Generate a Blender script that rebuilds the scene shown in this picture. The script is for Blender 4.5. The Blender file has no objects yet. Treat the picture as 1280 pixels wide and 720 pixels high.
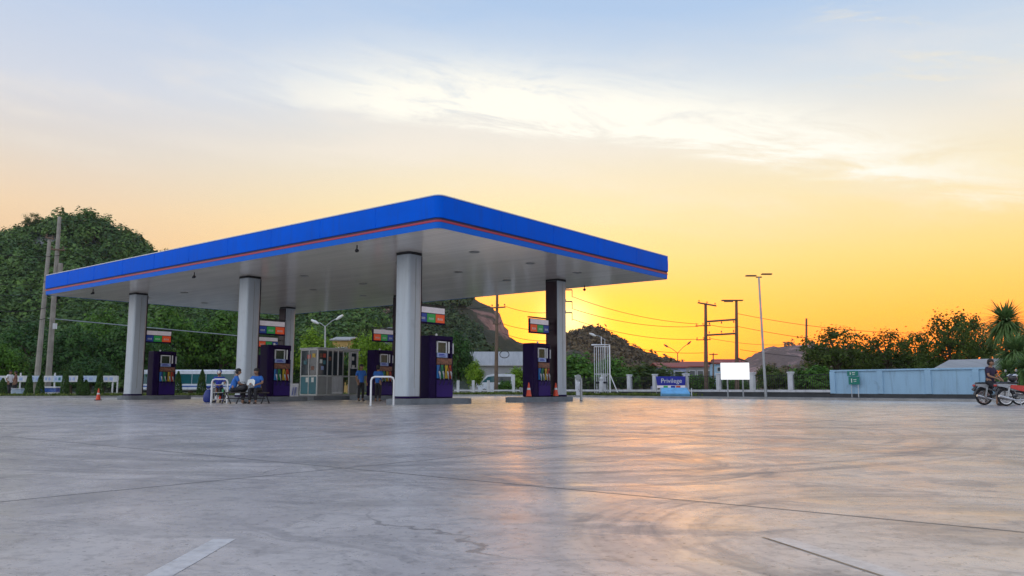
import bpy, bmesh, math, random
import numpy as np
from mathutils import Vector, Matrix
R = math.radians
SC = bpy.context.scene
COL = SC.collection

# ------------------------------------------------------------------ camera geometry
F, PITCH, H = 999.28, 0.1251, 0.58          # focal length in photo pixels, pitch, eye height
CP, SP = math.cos(PITCH), math.sin(PITCH)
def at(px, py, Y):
    a, b = (px - 640) / F, (360 - py) / F
    t = Y / (CP - b * SP)
    return Vector((a * t, Y, H + t * (SP + b * CP)))
def gx(px, Y):  return at(px, 486, Y).x
def zat(py, Y): return at(640, py, Y).z
def gy(py):                                 # depth of a point on the ground seen at row py
    b = (360 - py) / F
    return -H / (SP + b * CP) * (CP - b * SP)
YAW = 0.6723
U = Vector((-math.cos(YAW), math.sin(YAW), 0)); V = Vector((math.sin(YAW), math.cos(YAW), 0))
O = Vector((-2.2921, 24.5771, 0)); ROT = math.atan2(V.y, V.x)
def st(v, u, z=0): return O + V * v + U * u + Vector((0, 0, z))
rng = random.Random(7)

# ------------------------------------------------------------------ material helpers
class NT:
    def __init__(s, tree): s.t = tree; s.n = tree.nodes; s.l = tree.links
    def new(s, typ, **kw):
        n = s.n.new(typ)
        for k, val in kw.items(): setattr(n, k, val)
        return n
    def set(s, sock, val):
        if isinstance(val, bpy.types.NodeSocket): s.l.new(val, sock)
        else: sock.default_value = val
    def m(s, op, a, b=0.0, c=None, clamp=False):
        n = s.new('ShaderNodeMath', operation=op, use_clamp=clamp)
        s.set(n.inputs[0], a); s.set(n.inputs[1], b)
        if c is not None: s.set(n.inputs[2], c)
        return n.outputs[0]
    def sstep(s, x, lo, hi):
        n = s.new('ShaderNodeMapRange', interpolation_type='SMOOTHSTEP')
        s.set(n.inputs[0], x); s.set(n.inputs[1], lo); s.set(n.inputs[2], hi)
        return n.outputs[0]
    def remap(s, x, lo, hi, a=0.0, b=1.0):
        n = s.new('ShaderNodeMapRange')
        for i, q in enumerate((x, lo, hi, a, b)): s.set(n.inputs[i], q)
        return n.outputs[0]
    def ramp(s, fac, stops, interp='LINEAR'):
        n = s.new('ShaderNodeValToRGB'); r = n.color_ramp; r.interpolation = interp
        while len(r.elements) > len(stops): r.elements.remove(r.elements[-1])
        while len(r.elements) < len(stops): r.elements.new(1.0)
        for e, (p, c) in zip(r.elements, stops): e.position = p; e.color = (*c[:3], 1)
        s.set(n.inputs[0], fac); return n.outputs[0]
    def mix(s, f, a, b, blend='MIX'):
        n = s.new('ShaderNodeMix', data_type='RGBA', blend_type=blend)
        s.set(n.inputs[0], f)
        for sock, val in ((n.inputs[6], a), (n.inputs[7], b)):
            if isinstance(val, tuple): val = (*val[:3], 1)
            s.set(sock, val)
        return n.outputs[2]
    def noise(s, vec, scale, detail=4, rough=.55, dist=0.0):
        n = s.new('ShaderNodeTexNoise'); 
        if vec is not None: s.set(n.inputs['Vector'], vec)
        s.set(n.inputs['Scale'], scale); n.inputs['Detail'].default_value = detail
        n.inputs['Roughness'].default_value = rough; n.inputs['Distortion'].default_value = dist
        return n.outputs['Fac']
    def vmul(s, vec, xyz):
        n = s.new('ShaderNodeMapping'); s.set(n.inputs[0], vec); n.inputs[3].default_value = xyz
        return n.outputs[0]
def lin(r, g, b):
    f = lambda c: (c / 255 / 12.92) if c / 255 <= .04045 else ((c / 255 + .055) / 1.055) ** 2.4
    return (f(r), f(g), f(b))
def base_mat(name):
    m = bpy.data.materials.new(name); m.use_nodes = True
    k = NT(m.node_tree); b = k.n['Principled BSDF']
    return m, k, b
def mat(name, col, rough=.6, metal=0.0, vary=.12, scale=3.0, bump=0.0, coat=0.0, emit=None, spec=.5, streak=None, dirt=0.0):
    """plain painted / cloth / metal surface with slight uneven wear"""
    m, k, b = base_mat(name)
    tc = k.new('ShaderNodeTexCoord').outputs['Object']
    v = k.vmul(tc, streak) if streak else tc
    n = k.noise(v, scale, 5, .6)
    lo = tuple(c * (1 - vary) for c in col); hi = tuple(min(1, c * (1 + vary)) for c in col)
    cc_ = k.ramp(n, [(.3, lo), (.7, hi)])
    if dirt:                                   # rain streaks and scuffs
        w1 = k.noise(k.vmul(tc, (3.2, 3.2, .22)), 1.3, 6, .7, .4); w2 = k.noise(tc, 1.7, 6, .7)
        cc_ = k.mix(k.m('MULTIPLY', k.m('MAXIMUM', k.sstep(w1, .50, .70), k.m('MULTIPLY', k.sstep(w2, .56, .70), .8)), dirt), cc_, tuple(c * .35 + .03 for c in col))
    k.set(b.inputs['Base Color'], cc_)
    k.set(b.inputs['Roughness'], k.remap(n, .3, .7, max(.02, rough - .07), min(1, rough + .07)))
    b.inputs['Metallic'].default_value = metal; b.inputs['Coat Weight'].default_value = coat
    b.inputs['Coat Roughness'].default_value = .1
    b.inputs['Specular IOR Level'].default_value = spec
    if bump:
        bn = k.new('ShaderNodeBump'); bn.inputs['Strength'].default_value = bump; bn.inputs['Distance'].default_value = .02
        k.set(bn.inputs['Height'], k.noise(tc, scale * 8, 3)); k.l.new(bn.outputs[0], b.inputs['Normal'])
    if emit:
        b.inputs['Emission Color'].default_value = (*col, 1); b.inputs['Emission Strength'].default_value = emit
    return m
def leaf_mat(name, dark, light, trans=.3, sc=5.0):
    m, k, b = base_mat(name)
    rnd = k.new('ShaderNodeNewGeometry').outputs['Random Per Island']
    pos = k.new('ShaderNodeTexCoord').outputs['Object']
    n = k.noise(pos, sc, 3)
    f = k.m('ADD', k.m('MULTIPLY', rnd, .32), k.m('MULTIPLY', k.remap(n, .32, .68), .68))
    c = k.ramp(f, [(0, dark), (.55, tuple((a + d) / 2 for a, d in zip(dark, light))), (1, light)])
    k.set(b.inputs['Base Color'], c); b.inputs['Roughness'].default_value = .55
    b.inputs['Specular IOR Level'].default_value = .25
    tr = k.new('ShaderNodeBsdfTranslucent'); k.set(tr.inputs[0], c)
    mx = k.new('ShaderNodeMixShader'); mx.inputs[0].default_value = trans
    k.l.new(b.outputs[0], mx.inputs[1]); k.l.new(tr.outputs[0], mx.inputs[2])
    k.l.new(mx.outputs[0], k.n['Material Output'].inputs[0])
    return m

M = {}
M['silver'] = mat('silver_cladding', (.47, .53, .58), .42, .25, .06, 1.5, streak=(4, 4, .3), dirt=.25)
M['purple'] = mat('dark_purple_panel', (.015, .006, .048), .45, 0, .15, 2, spec=.07)
M['maroon'] = mat('dark_maroon_panel', (.028, .010, .020), .35, 0, .2, 2, spec=.3, streak=(3, 3, .2))
M['violet'] = mat('violet_panel', (.028, .009, .13), .4, 0, .15, 2, spec=.2)
M['black'] = mat('black_trim', (.012, .012, .015), .5)
M['rubber'] = mat('black_rubber', (.018, .018, .02), .75, bump=.2)
M['blue'] = mat('blue_fascia_sheet', (.0, .112, .72), .6, 0, .10, .6, spec=.06, dirt=.22)
M['lowblue'] = mat('lower_blue_sheet', (.005, .14, .66), .5, 0, .06, .6, spec=.15)
M['red'] = mat('red_stripe', (.40, .015, .055), .4, 0, .1, .6)
M['groove'] = mat('dark_groove', (.03, .008, .05), .5)
M['white'] = mat('white_paint', (.76, .77, .78), .5, 0, .06, dirt=.25)
M['offwhite'] = mat('weathered_white', (.62, .64, .66), .6, 0, .12, 2.5, bump=.1, dirt=.45)
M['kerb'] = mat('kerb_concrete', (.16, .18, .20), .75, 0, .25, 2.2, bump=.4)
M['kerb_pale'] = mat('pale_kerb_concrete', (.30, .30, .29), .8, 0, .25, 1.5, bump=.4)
M['darkwall'] = mat('dark_base_wall', (.055, .06, .065), .8, 0, .25, 1.5, bump=.3)
M['wallblue'] = mat('pale_blue_wall', (.33, .53, .70), .7, 0, .10, .8, bump=.15, streak=(1, 1, .25), dirt=.45)
M['alu'] = mat('aluminium_frame', (.55, .57, .56), .4, .5, .08)
M['panelgrey'] = mat('grey_panel', (.30, .31, .30), .55, 0, .15, 2)
M['teal'] = mat('teal_panel', (.03, .16, .20), .4, 0, .2, 1.5)
M['screen'] = mat('display_glass', (.025, .045, .022), .12, 0, .5, 9)
M['paleblue'] = mat('pale_blue_display', (.33, .42, .68), .4, 0, .2, 14)
M['sticker'] = mat('rust_stickers', (.20, .085, .05), .5, 0, .7, 12)
M['h_blue'] = mat('blue_holster', (.02, .16, .45), .4); M['h_green'] = mat('green_holster', (.02, .26, .10), .4)
M['h_yellow'] = mat('yellow_holster', (.62, .42, .03), .4); M['h_red'] = mat('red_holster', (.60, .06, .02), .4)
M['s_blue'] = mat('blue_price_box', (.02, .06, .32), .4, emit=.12); M['s_green'] = mat('green_price_box', (.02, .33, .07), .4, emit=.15)
M['s_red'] = mat('orange_price_box', (.72, .09, .02), .4, emit=.2); M['digit'] = mat('pale_digits', (.75, .8, .78), .5)
M['cone'] = mat('orange_cone_plastic', (.72, .07, .025), .45); M['pole'] = mat('weathered_pole_concrete', (.30, .28, .24), .85, 0, .25, 2, bump=.3)
M['brownpole'] = mat('brown_pole', (.16, .11, .075), .85, 0, .3, 2); M['steel'] = mat('galvanised_steel', (.40, .42, .43), .45, .5, .1)
M['lamp'] = mat('lamp_head_glass', (.75, .76, .74), .3); M['wire'] = mat('black_cable', (.025, .022, .02), .7)
M['skin'] = mat('brown_skin', (.30, .16, .095), .55); M['hair'] = mat('black_hair', (.012, .010, .009), .6)
M['shirt_blue'] = mat('blue_uniform_shirt', (.025, .14, .48), .8, 0, .2, 8); M['shirt_white'] = mat('white_shirt', (.72, .70, .72), .8, 0, .1, 8)
M['shirt_navy'] = mat('dark_purple_shirt', (.025, .016, .045), .8, 0, .3, 8); M['shirt_brown'] = mat('brown_shirt', (.22, .10, .07), .8, 0, .2, 8)
M['trousers'] = mat('black_trousers', (.015, .015, .02), .8, 0, .3, 8); M['shoe'] = mat('dark_shoe', (.02, .018, .016), .5)
M['paper'] = mat('white_paper', (.75, .78, .74), .7); M['cap'] = mat('blue_cap_cloth', (.02, .05, .35), .8)
M['darkwood'] = mat('dark_bench_wood', (.035, .028, .024), .6, 0, .3, 6); M['grass_soil'] = None
M['bike_red'] = mat('red_bike_plastic', (.55, .025, .015), .25, coat=.6); M['bike_grey'] = mat('silver_grey_bike_plastic', (.30, .32, .34), .3, coat=.5)
M['bike_blue'] = mat('blue_bike_plastic', (.02, .10, .40), .3, coat=.5); M['bike_black'] = mat('black_bike_plastic', (.02, .02, .024), .35, coat=.3)
M['chrome'] = mat('bright_metal', (.65, .65, .66), .2, .9); M['engine'] = mat('dull_engine_metal', (.22, .22, .22), .45, .7)
M['busteal'] = mat('teal_tinted_glass', (.012, .11, .13), .12, 0, .3, .6, coat=.5); M['glass'] = mat('dark_window_glass', (.03, .045, .055), .08, 0, .3, 2, coat=.5)
M['bus_white'] = mat('white_bus_paint', (.66, .72, .78), .3, coat=.4); M['banner'] = mat('blue_banner_cloth', (.012, .022, .34), .6, 0, .15, 3)
M['iceblue'] = mat('light_blue_cover', (.16, .44, .72), .45, 0, .2, 3); M['roof_red'] = mat('rust_red_roof', (.28, .07, .05), .7, 0, .25, .8)
M['roof_grey'] = mat('grey_sheet_roof', (.34, .34, .33), .6, 0, .2, .6, streak=(6, .4, 1)); M['wall_grey'] = mat('grey_render_wall', (.30, .31, .32), .8, 0, .15, .6)
M['wall_blue2'] = mat('lavender_blue_render', (.32, .36, .55), .8, 0, .15, .6); M['wall_ochre'] = mat('ochre_render_wall', (.45, .30, .10), .8, 0, .2, .6)
M['sign_green'] = mat('green_sign_face', (.015, .20, .15), .5); M['blueplastic'] = mat('blue_plastic', (.012, .03, .20), .5)
M['board_glow'] = mat('blank_glowing_board', (.95, .95, .93), .5, 0, .01, emit=.75); M['bark'] = mat('brown_bark', (.10, .075, .05), .9, 0, .3, 5, bump=.4)
M['crate'] = mat('pale_blue_crate', (.45, .56, .68), .5); M['pink'] = mat('pale_pink_band', (.80, .74, .79), .5, emit=.12)
LEAF = {
 'dark': leaf_mat('dark_green_leaves', (.012, .045, .014), (.09, .21, .035)),
 'mid': leaf_mat('mid_green_leaves', (.022, .070, .012), (.15, .32, .03)),
 'bright': leaf_mat('yellow_green_leaves', (.08, .17, .008), (.30, .48, .03)),
 'olive': leaf_mat('olive_green_leaves', (.026, .050, .010), (.14, .21, .035), .45),
 'hill': leaf_mat('hill_forest_leaves', (.016, .050, .014), (.17, .30, .055), .2, .16),
 'hill_mid': leaf_mat('mid_hill_leaves', (.018, .042, .016), (.115, .165, .05), .2, .16),
 'hill_far': leaf_mat('far_hill_leaves', (.075, .055, .025), (.21, .15, .065), .2, .08),  # brown tint of distant haze put into the leaf colour
 'palm': leaf_mat('blade_leaves', (.05, .12, .03), (.24, .36, .12), .3),
 'cypress': leaf_mat('clipped_shrub_leaves', (.02, .06, .015), (.11, .21, .045), .15),
 'grass': leaf_mat('verge_grass_blades', (.05, .09, .015), (.22, .27, .05), .2),
}

# ------------------------------------------------------------------ mesh builder
class MB:
    def __init__(s): s.v = []; s.f = []
    def add(s, vs, fs):
        o = len(s.v); s.v += [tuple(p) for p in vs]; s.f += [tuple(i + o for i in f) for f in fs]; return s
    def box(s, c, d, rz=0.0, taper=1.0, bev=0.0):
        x, y, z = d[0] / 2, d[1] / 2, d[2] / 2
        if bev > 0:
            b = min(bev, x * .9, y * .9, z * .9); vs = []
            for sz, ins in ((-z, b), (-z + b, 0), (z - b, 0), (z, b)):
                X, Y = x - ins, y - ins
                vs += [(X - b + ins * .4, -Y, sz), (X, -Y + b - ins * .4, sz), (X, Y - b + ins * .4, sz), (X - b + ins * .4, Y, sz),
                       (-X + b - ins * .4, Y, sz), (-X, Y - b + ins * .4, sz), (-X, -Y + b - ins * .4, sz), (-X + b - ins * .4, -Y, sz)]
            fs = [tuple(range(7, -1, -1)), tuple(range(24, 32))]
            for r in range(3):
                for i in range(8):
                    j = (i + 1) % 8; fs.append((r * 8 + i, r * 8 + j, r * 8 + 8 + j, r * 8 + 8 + i))
        else:
            t = taper
            vs = [(-x, -y, -z), (x, -y, -z), (x, y, -z), (-x, y, -z), (-x * t, -y * t, z), (x * t, -y * t, z), (x * t, y * t, z), (-x * t, y * t, z)]
            fs = [(3, 2, 1, 0), (4, 5, 6, 7), (0, 1, 5, 4), (1, 2, 6, 5), (2, 3, 7, 6), (3, 0, 4, 7)]
        ca, sa = math.cos(rz), math.sin(rz)
        return s.add([(c[0] + a * ca - b * sa, c[1] + a * sa + b * ca, c[2] + e) for a, b, e in vs], fs)
    def tube(s, pts, r, n=8, caps=True):
        pts = [Vector(p) for p in pts]; rs = r if isinstance(r, (list, tuple)) else [r] * len(pts)
        base = len(s.v); prev = None
        for i, p in enumerate(pts):
            d = (pts[min(i + 1, len(pts) - 1)] - pts[max(i - 1, 0)]).normalized()
            if prev is None:
                a = Vector((0, 0, 1)) if abs(d.z) < .9 else Vector((1, 0, 0)); x = d.cross(a).normalized()
            else:
                x = (prev - d * prev.dot(d)).normalized()
            prev = x; y = d.cross(x)
            for k in range(n):
                t = 2 * math.pi * k / n; s.v.append(tuple(p + (x * math.cos(t) + y * math.sin(t)) * rs[i]))
        for i in range(len(pts) - 1):
            for k in range(n):
                j = (k + 1) % n; a = base + i * n
                s.f.append((a + k, a + j, a + n + j, a + n + k))
        if caps:
            s.f.append(tuple(base + k for k in range(n - 1, -1, -1))); e = base + (len(pts) - 1) * n
            s.f.append(tuple(e + k for k in range(n)))
        return s
    def lathe(s, prof, c=(0, 0, 0), n=16, ax='z', sx=1, sy=1):
        vs = []; 
        for r, z in prof:
            for k in range(n):
                t = 2 * math.pi * k / n; a, b = r * math.cos(t) * sx, r * math.sin(t) * sy
                p = (a, b, z) if ax == 'z' else ((z, a, b) if ax == 'x' else (b, z, a))
                vs.append((c[0] + p[0], c[1] + p[1], c[2] + p[2]))
        fs = []
        for i in range(len(prof) - 1):
            for k in range(n):
                j = (k + 1) % n; fs.append((i * n + k, i * n + j, i * n + n + j, i * n + n + k))
        fs.append(tuple(range(n - 1, -1, -1))); fs.append(tuple((len(prof) - 1) * n + k for k in range(n)))
        return s.add(vs, fs)
    def ball(s, c, r, n=12):
        rx, ry, rz = r if isinstance(r, (list, tuple)) else (r, r, r)
        prof = [(max(.001, math.sin(math.pi * i / 8)), -math.cos(math.pi * i / 8)) for i in range(9)]
        o = len(s.v); s.lathe(prof, (0, 0, 0), n)
        for i in range(o, len(s.v)):
            p = s.v[i]; s.v[i] = (c[0] + p[0] * rx, c[1] + p[1] * ry, c[2] + p[2] * rz)
        return s
    def prism(s, poly, z0, z1):
        n = len(poly); vs = [(p[0], p[1], z0) for p in poly] + [(p[0], p[1], z1) for p in poly]
        return s.add(vs, [tuple(range(n - 1, -1, -1)), tuple(range(n, 2 * n))] + [(i, (i + 1) % n, n + (i + 1) % n, n + i) for i in range(n)])
    def yprism(s, poly, y0, y1):               # polygon in x,z extruded along y
        n = len(poly); vs = [(p[0], y0, p[1]) for p in poly] + [(p[0], y1, p[1]) for p in poly]
        return s.add(vs, [tuple(range(n)), tuple(range(2 * n - 1, n - 1, -1))] + [(i, n + i, n + (i + 1) % n, (i + 1) % n) for i in range(n)])
    def build(s, name, m, parent=None, smooth=False, loc=None):
        me = bpy.data.meshes.new(name); me.from_pydata(s.v, [], s.f); me.materials.append(m)
        bm = bmesh.new(); bm.from_mesh(me); bmesh.ops.recalc_face_normals(bm, faces=bm.faces); bm.to_mesh(me); bm.free()
        if smooth:
            me.shade_smooth(); me.set_sharp_from_angle(angle=R(40))
        o = bpy.data.objects.new(name, me); COL.objects.link(o)
        if parent: o.parent = parent
        if loc: o.location = loc
        return o
def rawmesh(name, v, q, m):
    me = bpy.data.meshes.new(name); nv, nq = len(v), len(q); k = q.shape[1]
    me.vertices.add(nv); me.vertices.foreach_set('co', np.ascontiguousarray(v, dtype=np.float32).ravel())
    me.loops.add(nq * k); me.loops.foreach_set('vertex_index', np.ascontiguousarray(q, dtype=np.int32).ravel())
    me.polygons.add(nq); me.polygons.foreach_set('loop_start', np.arange(0, nq * k, k, dtype=np.int32))
    me.update(calc_edges=True); me.materials.append(m); return me
def linko(name, me, parent=None, loc=None):
    o = bpy.data.objects.new(name, me); COL.objects.link(o)
    if parent: o.parent = parent
    if loc is not None: o.location = loc
    return o
def tag(o, label=None, cat=None, group=None, kind=None):
    for k, val in (('label', label), ('category', cat), ('group', group), ('kind', kind)):
        if val: o[k] = val
    return o
def thing(name, label, cat, loc=(0, 0, 0), rz=0.0, group=None):
    o = bpy.data.objects.new(name, None); COL.objects.link(o); o.empty_display_size = .2
    o.location = loc; o.rotation_euler = (0, 0, rz); return tag(o, label, cat, group)
KIDS = {}
def kids(o): return [c for c in bpy.data.objects if c.parent == o]
def dup(o, label=None, loc=None, rz=None, parent=None, scale=None):
    c = o.copy(); COL.objects.link(c)
    if parent: c.parent = parent
    if label: c['label'] = label
    if loc is not None: c.location = loc
    if rz is not None: c.rotation_euler = (0, 0, rz)
    if scale is not None: c.scale = scale
    for ch in kids(o): dup(ch, parent=c)
    return c
def quads(cent, size, rs, up=.35, aspect=.62, normals=None):
    """one small leaf (quad) per centre, random orientation"""
    n = len(cent); N = rs.normal(size=(n, 3)); N[:, 2] = np.abs(N[:, 2]) + up
    if normals is not None: N = N * .38 + normals
    N /= np.linalg.norm(N, axis=1)[:, None]
    A = np.cross(N, rs.normal(size=(n, 3))); A /= np.linalg.norm(A, axis=1)[:, None] + 1e-9
    B = np.cross(N, A); sz = size * rs.uniform(.55, 1.25, (n, 1)); A = A * sz; B = B * sz * aspect
    v = np.stack([cent - A, cent - B * .9 + N * sz * .12, cent + A, cent + B * .9 + N * sz * .12], 1).reshape(-1, 3)
    return v, np.arange(n * 4).reshape(-1, 4)

# ------------------------------------------------------------------ camera, sky and sun
cam = bpy.data.cameras.new('camera'); co = bpy.data.objects.new('camera', cam); COL.objects.link(co)
co.location = (0, 0, H); co.rotation_euler = (math.pi / 2 + PITCH, 0, 0)
cam.sensor_width = 36; cam.lens = F / 1280 * 36; cam.clip_end = 6000; cam.clip_start = .05; SC.camera = co
SUN_AZ, SUN_EL = R(4.2), R(4.9)
w = bpy.data.worlds.new('World'); SC.world = w; w.use_nodes = True
k = NT(w.node_tree); k.n.clear()
d = k.new('ShaderNodeTexCoord').outputs['Generated']
sx = k.new('ShaderNodeSeparateXYZ'); k.set(sx.inputs[0], d); dx, dy, dz = sx.outputs
el = k.m('MULTIPLY', k.m('ARCSINE', dz), 57.2958); az = k.m('MULTIPLY', k.m('ARCTAN2', dx, dy), 57.2958)
f60 = k.m('DIVIDE', el, 60.0, clamp=True)
hot = lambda c, f: (c[0] * f, c[1], c[2])
SKY_SUN = [(0, hot(lin(255, 138, 18), 2.1)), (.043, hot(lin(255, 174, 26), 2.0)), (.08, hot(lin(255, 198, 58), 1.75)), (.115, hot(lin(254, 212, 98), 1.4)), (.148, hot(lin(253, 221, 130), 1.15)),
           (.213, lin(250, 229, 178)), (.28, lin(238, 230, 214)), (.34, lin(214, 222, 229)), (.43, lin(176, 201, 232)), (.7, lin(140, 170, 215)), (1, lin(105, 140, 200))]
SKY_LEFT = [(0, lin(225, 165, 120)), (.06, lin(236, 180, 130)), (.12, lin(240, 195, 145)), (.19, lin(241, 212, 176)), (.25, lin(226, 216, 205)),
            (.32, lin(210, 215, 226)), (.45, lin(176, 200, 233)), (.7, lin(135, 165, 214)), (1, lin(105, 140, 200))]
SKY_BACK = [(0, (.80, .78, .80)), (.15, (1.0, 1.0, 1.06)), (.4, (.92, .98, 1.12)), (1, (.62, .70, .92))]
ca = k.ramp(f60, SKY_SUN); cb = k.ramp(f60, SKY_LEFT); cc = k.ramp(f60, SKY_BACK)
daz = k.m('ABSOLUTE', k.m('SUBTRACT', az, 14.0))
col = k.mix(k.sstep(daz, 16.0, 46.0), ca, cb)
# sunset glow round the sun
hz = k.m('DIVIDE', k.m('SUBTRACT', az, math.degrees(SUN_AZ) + 1.2), 10.0); vt = k.m('DIVIDE', k.m('SUBTRACT', el, 4.1), 2.9)
g1 = k.m('EXPONENT', k.m('MULTIPLY', k.m('POWER', k.m('ADD', k.m('MULTIPLY', hz, hz), k.m('MULTIPLY', vt, vt)), 1.4), -1.0))
col = k.mix(k.m('MULTIPLY', g1, .97), col, (2.7, .74, .0))
# cirrus: one bright streak and thin veils
pv = k.new('ShaderNodeCombineXYZ'); k.set(pv.inputs[0], k.m('MULTIPLY', az, .085)); k.set(pv.inputs[1], k.m('ADD', k.m('MULTIPLY', el, .42), k.m('MULTIPLY', az, .055)))
n1 = k.noise(pv.outputs[0], 1.25, 12, .68, .6); 
pv2 = k.new('ShaderNodeCombineXYZ'); k.set(pv2.inputs[0], k.m('MULTIPLY', az, .05)); k.set(pv2.inputs[1], k.m('ADD', k.m('MULTIPLY', el, .26), k.m('MULTIPLY', az, .02))); pv2.inputs[2].default_value = 4.4
n2 = k.noise(pv2.outputs[0], 1.0, 7, .55, .3)
wob = k.m('MULTIPLY', k.m('SUBTRACT', n1, .5), 4.2)
ec = k.m('SUBTRACT', k.m('SUBTRACT', 19.4, k.m('MULTIPLY', az, .105)), k.m('MULTIPLY', k.m('MULTIPLY', az, az), .0036))
dd = k.m('ADD', k.m('SUBTRACT', el, ec), wob)
up_ = k.m('MAXIMUM', dd, 0.0); dn_ = k.m('MINIMUM', dd, 0.0)
q = k.m('ADD', k.m('POWER', k.m('DIVIDE', up_, 3.1), 2.0), k.m('POWER', k.m('DIVIDE', k.m('ABSOLUTE', dn_), .8), 2.0))
band = k.m('EXPONENT', k.m('MULTIPLY', q, -1.0))
env = k.m('MULTIPLY', k.sstep(az, -24.0, 0.0), k.m('SUBTRACT', 1.0, k.m('MULTIPLY', k.sstep(az, 16.0, 36.0), .75)))
str_ = k.m('MULTIPLY', k.m('MULTIPLY', band, env), k.remap(n1, .36, .55, .35, 1.5), clamp=True)
veil = k.m('MULTIPLY', k.m('MULTIPLY', k.sstep(n2, .48, .72), k.m('MULTIPLY', k.sstep(el, 8.0, 15.0), k.m('SUBTRACT', 1.0, k.m('MULTIPLY', k.sstep(el, 19.0, 25.0), .8)))), .42)
veil2 = k.m('MULTIPLY', k.m('MULTIPLY', k.sstep(n1, .52, .74), k.sstep(el, 9.0, 13.0)), k.m('MULTIPLY', k.sstep(az, 14.0, 30.0), .45))
col = k.mix(veil, col, lin(246, 236, 222)); col = k.mix(veil2, col, lin(255, 236, 196)); col = k.mix(str_, col, lin(255, 252, 240))
sd = Vector((math.sin(SUN_AZ) * math.cos(SUN_EL), math.cos(SUN_AZ) * math.cos(SUN_EL), math.sin(SUN_EL)))
dt = k.new('ShaderNodeVectorMath', operation='DOT_PRODUCT'); k.set(dt.inputs[0], d); dt.inputs[1].default_value = sd
ang = k.m('MULTIPLY', k.m('ARCCOSINE', k.m('MINIMUM', dt.outputs['Value'], 1.0)), 57.2958)
g2 = k.m('EXPONENT', k.m('MULTIPLY', k.m('POWER', k.m('DIVIDE', ang, 1.7), 2.0), -1.0))
col = k.mix(g2, col, (1.7, 1.35, .5))
# away from the sunset: unseen sky, brightened most at left-back to light front faces
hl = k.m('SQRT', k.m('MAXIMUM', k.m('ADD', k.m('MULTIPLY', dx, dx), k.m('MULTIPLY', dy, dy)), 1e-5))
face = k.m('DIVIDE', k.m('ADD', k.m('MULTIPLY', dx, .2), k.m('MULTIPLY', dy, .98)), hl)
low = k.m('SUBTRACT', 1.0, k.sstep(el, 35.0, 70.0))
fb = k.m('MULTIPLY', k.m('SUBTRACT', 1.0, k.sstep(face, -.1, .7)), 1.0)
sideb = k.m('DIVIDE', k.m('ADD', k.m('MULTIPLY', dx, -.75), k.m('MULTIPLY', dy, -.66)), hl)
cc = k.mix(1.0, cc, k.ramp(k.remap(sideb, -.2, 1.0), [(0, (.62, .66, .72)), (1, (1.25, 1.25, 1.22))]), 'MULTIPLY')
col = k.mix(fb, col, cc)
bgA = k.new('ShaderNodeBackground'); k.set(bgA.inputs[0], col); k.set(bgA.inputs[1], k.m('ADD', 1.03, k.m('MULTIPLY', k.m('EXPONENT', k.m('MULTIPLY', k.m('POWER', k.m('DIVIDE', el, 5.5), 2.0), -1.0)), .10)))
sky = k.new('ShaderNodeTexSky', sky_type='NISHITA', sun_disc=False); sky.sun_elevation = SUN_EL; sky.sun_rotation = SUN_AZ
bgB = k.new('ShaderNodeBackground'); k.set(bgB.inputs[0], sky.outputs[0]); bgB.inputs[1].default_value = .006
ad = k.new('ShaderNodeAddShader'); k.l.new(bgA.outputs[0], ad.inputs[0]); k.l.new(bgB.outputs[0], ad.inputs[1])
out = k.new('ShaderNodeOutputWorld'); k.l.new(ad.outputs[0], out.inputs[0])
sl = bpy.data.lights.new('sun', 'SUN'); sl.energy = .12; sl.angle = R(24); sl.color = (1, .46, .10)
so = bpy.data.objects.new('sun', sl); COL.objects.link(so); so.rotation_euler = (-sd).to_track_quat('-Z', 'Y').to_euler()
SC.view_settings.view_transform = 'Standard'; SC.view_settings.look = 'None'; SC.view_settings.exposure = 0; SC.view_settings.gamma = 1
SC.view_settings.use_curve_mapping = False
SC.render.engine = 'CYCLES'; SC.cycles.use_denoising = True; SC.cycles.max_bounces = 6; SC.cycles.diffuse_bounces = 3; SC.cycles.glossy_bounces = 3
SC.cycles.transparent_max_bounces = 6; SC.cycles.sample_clamp_indirect = 4

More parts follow.
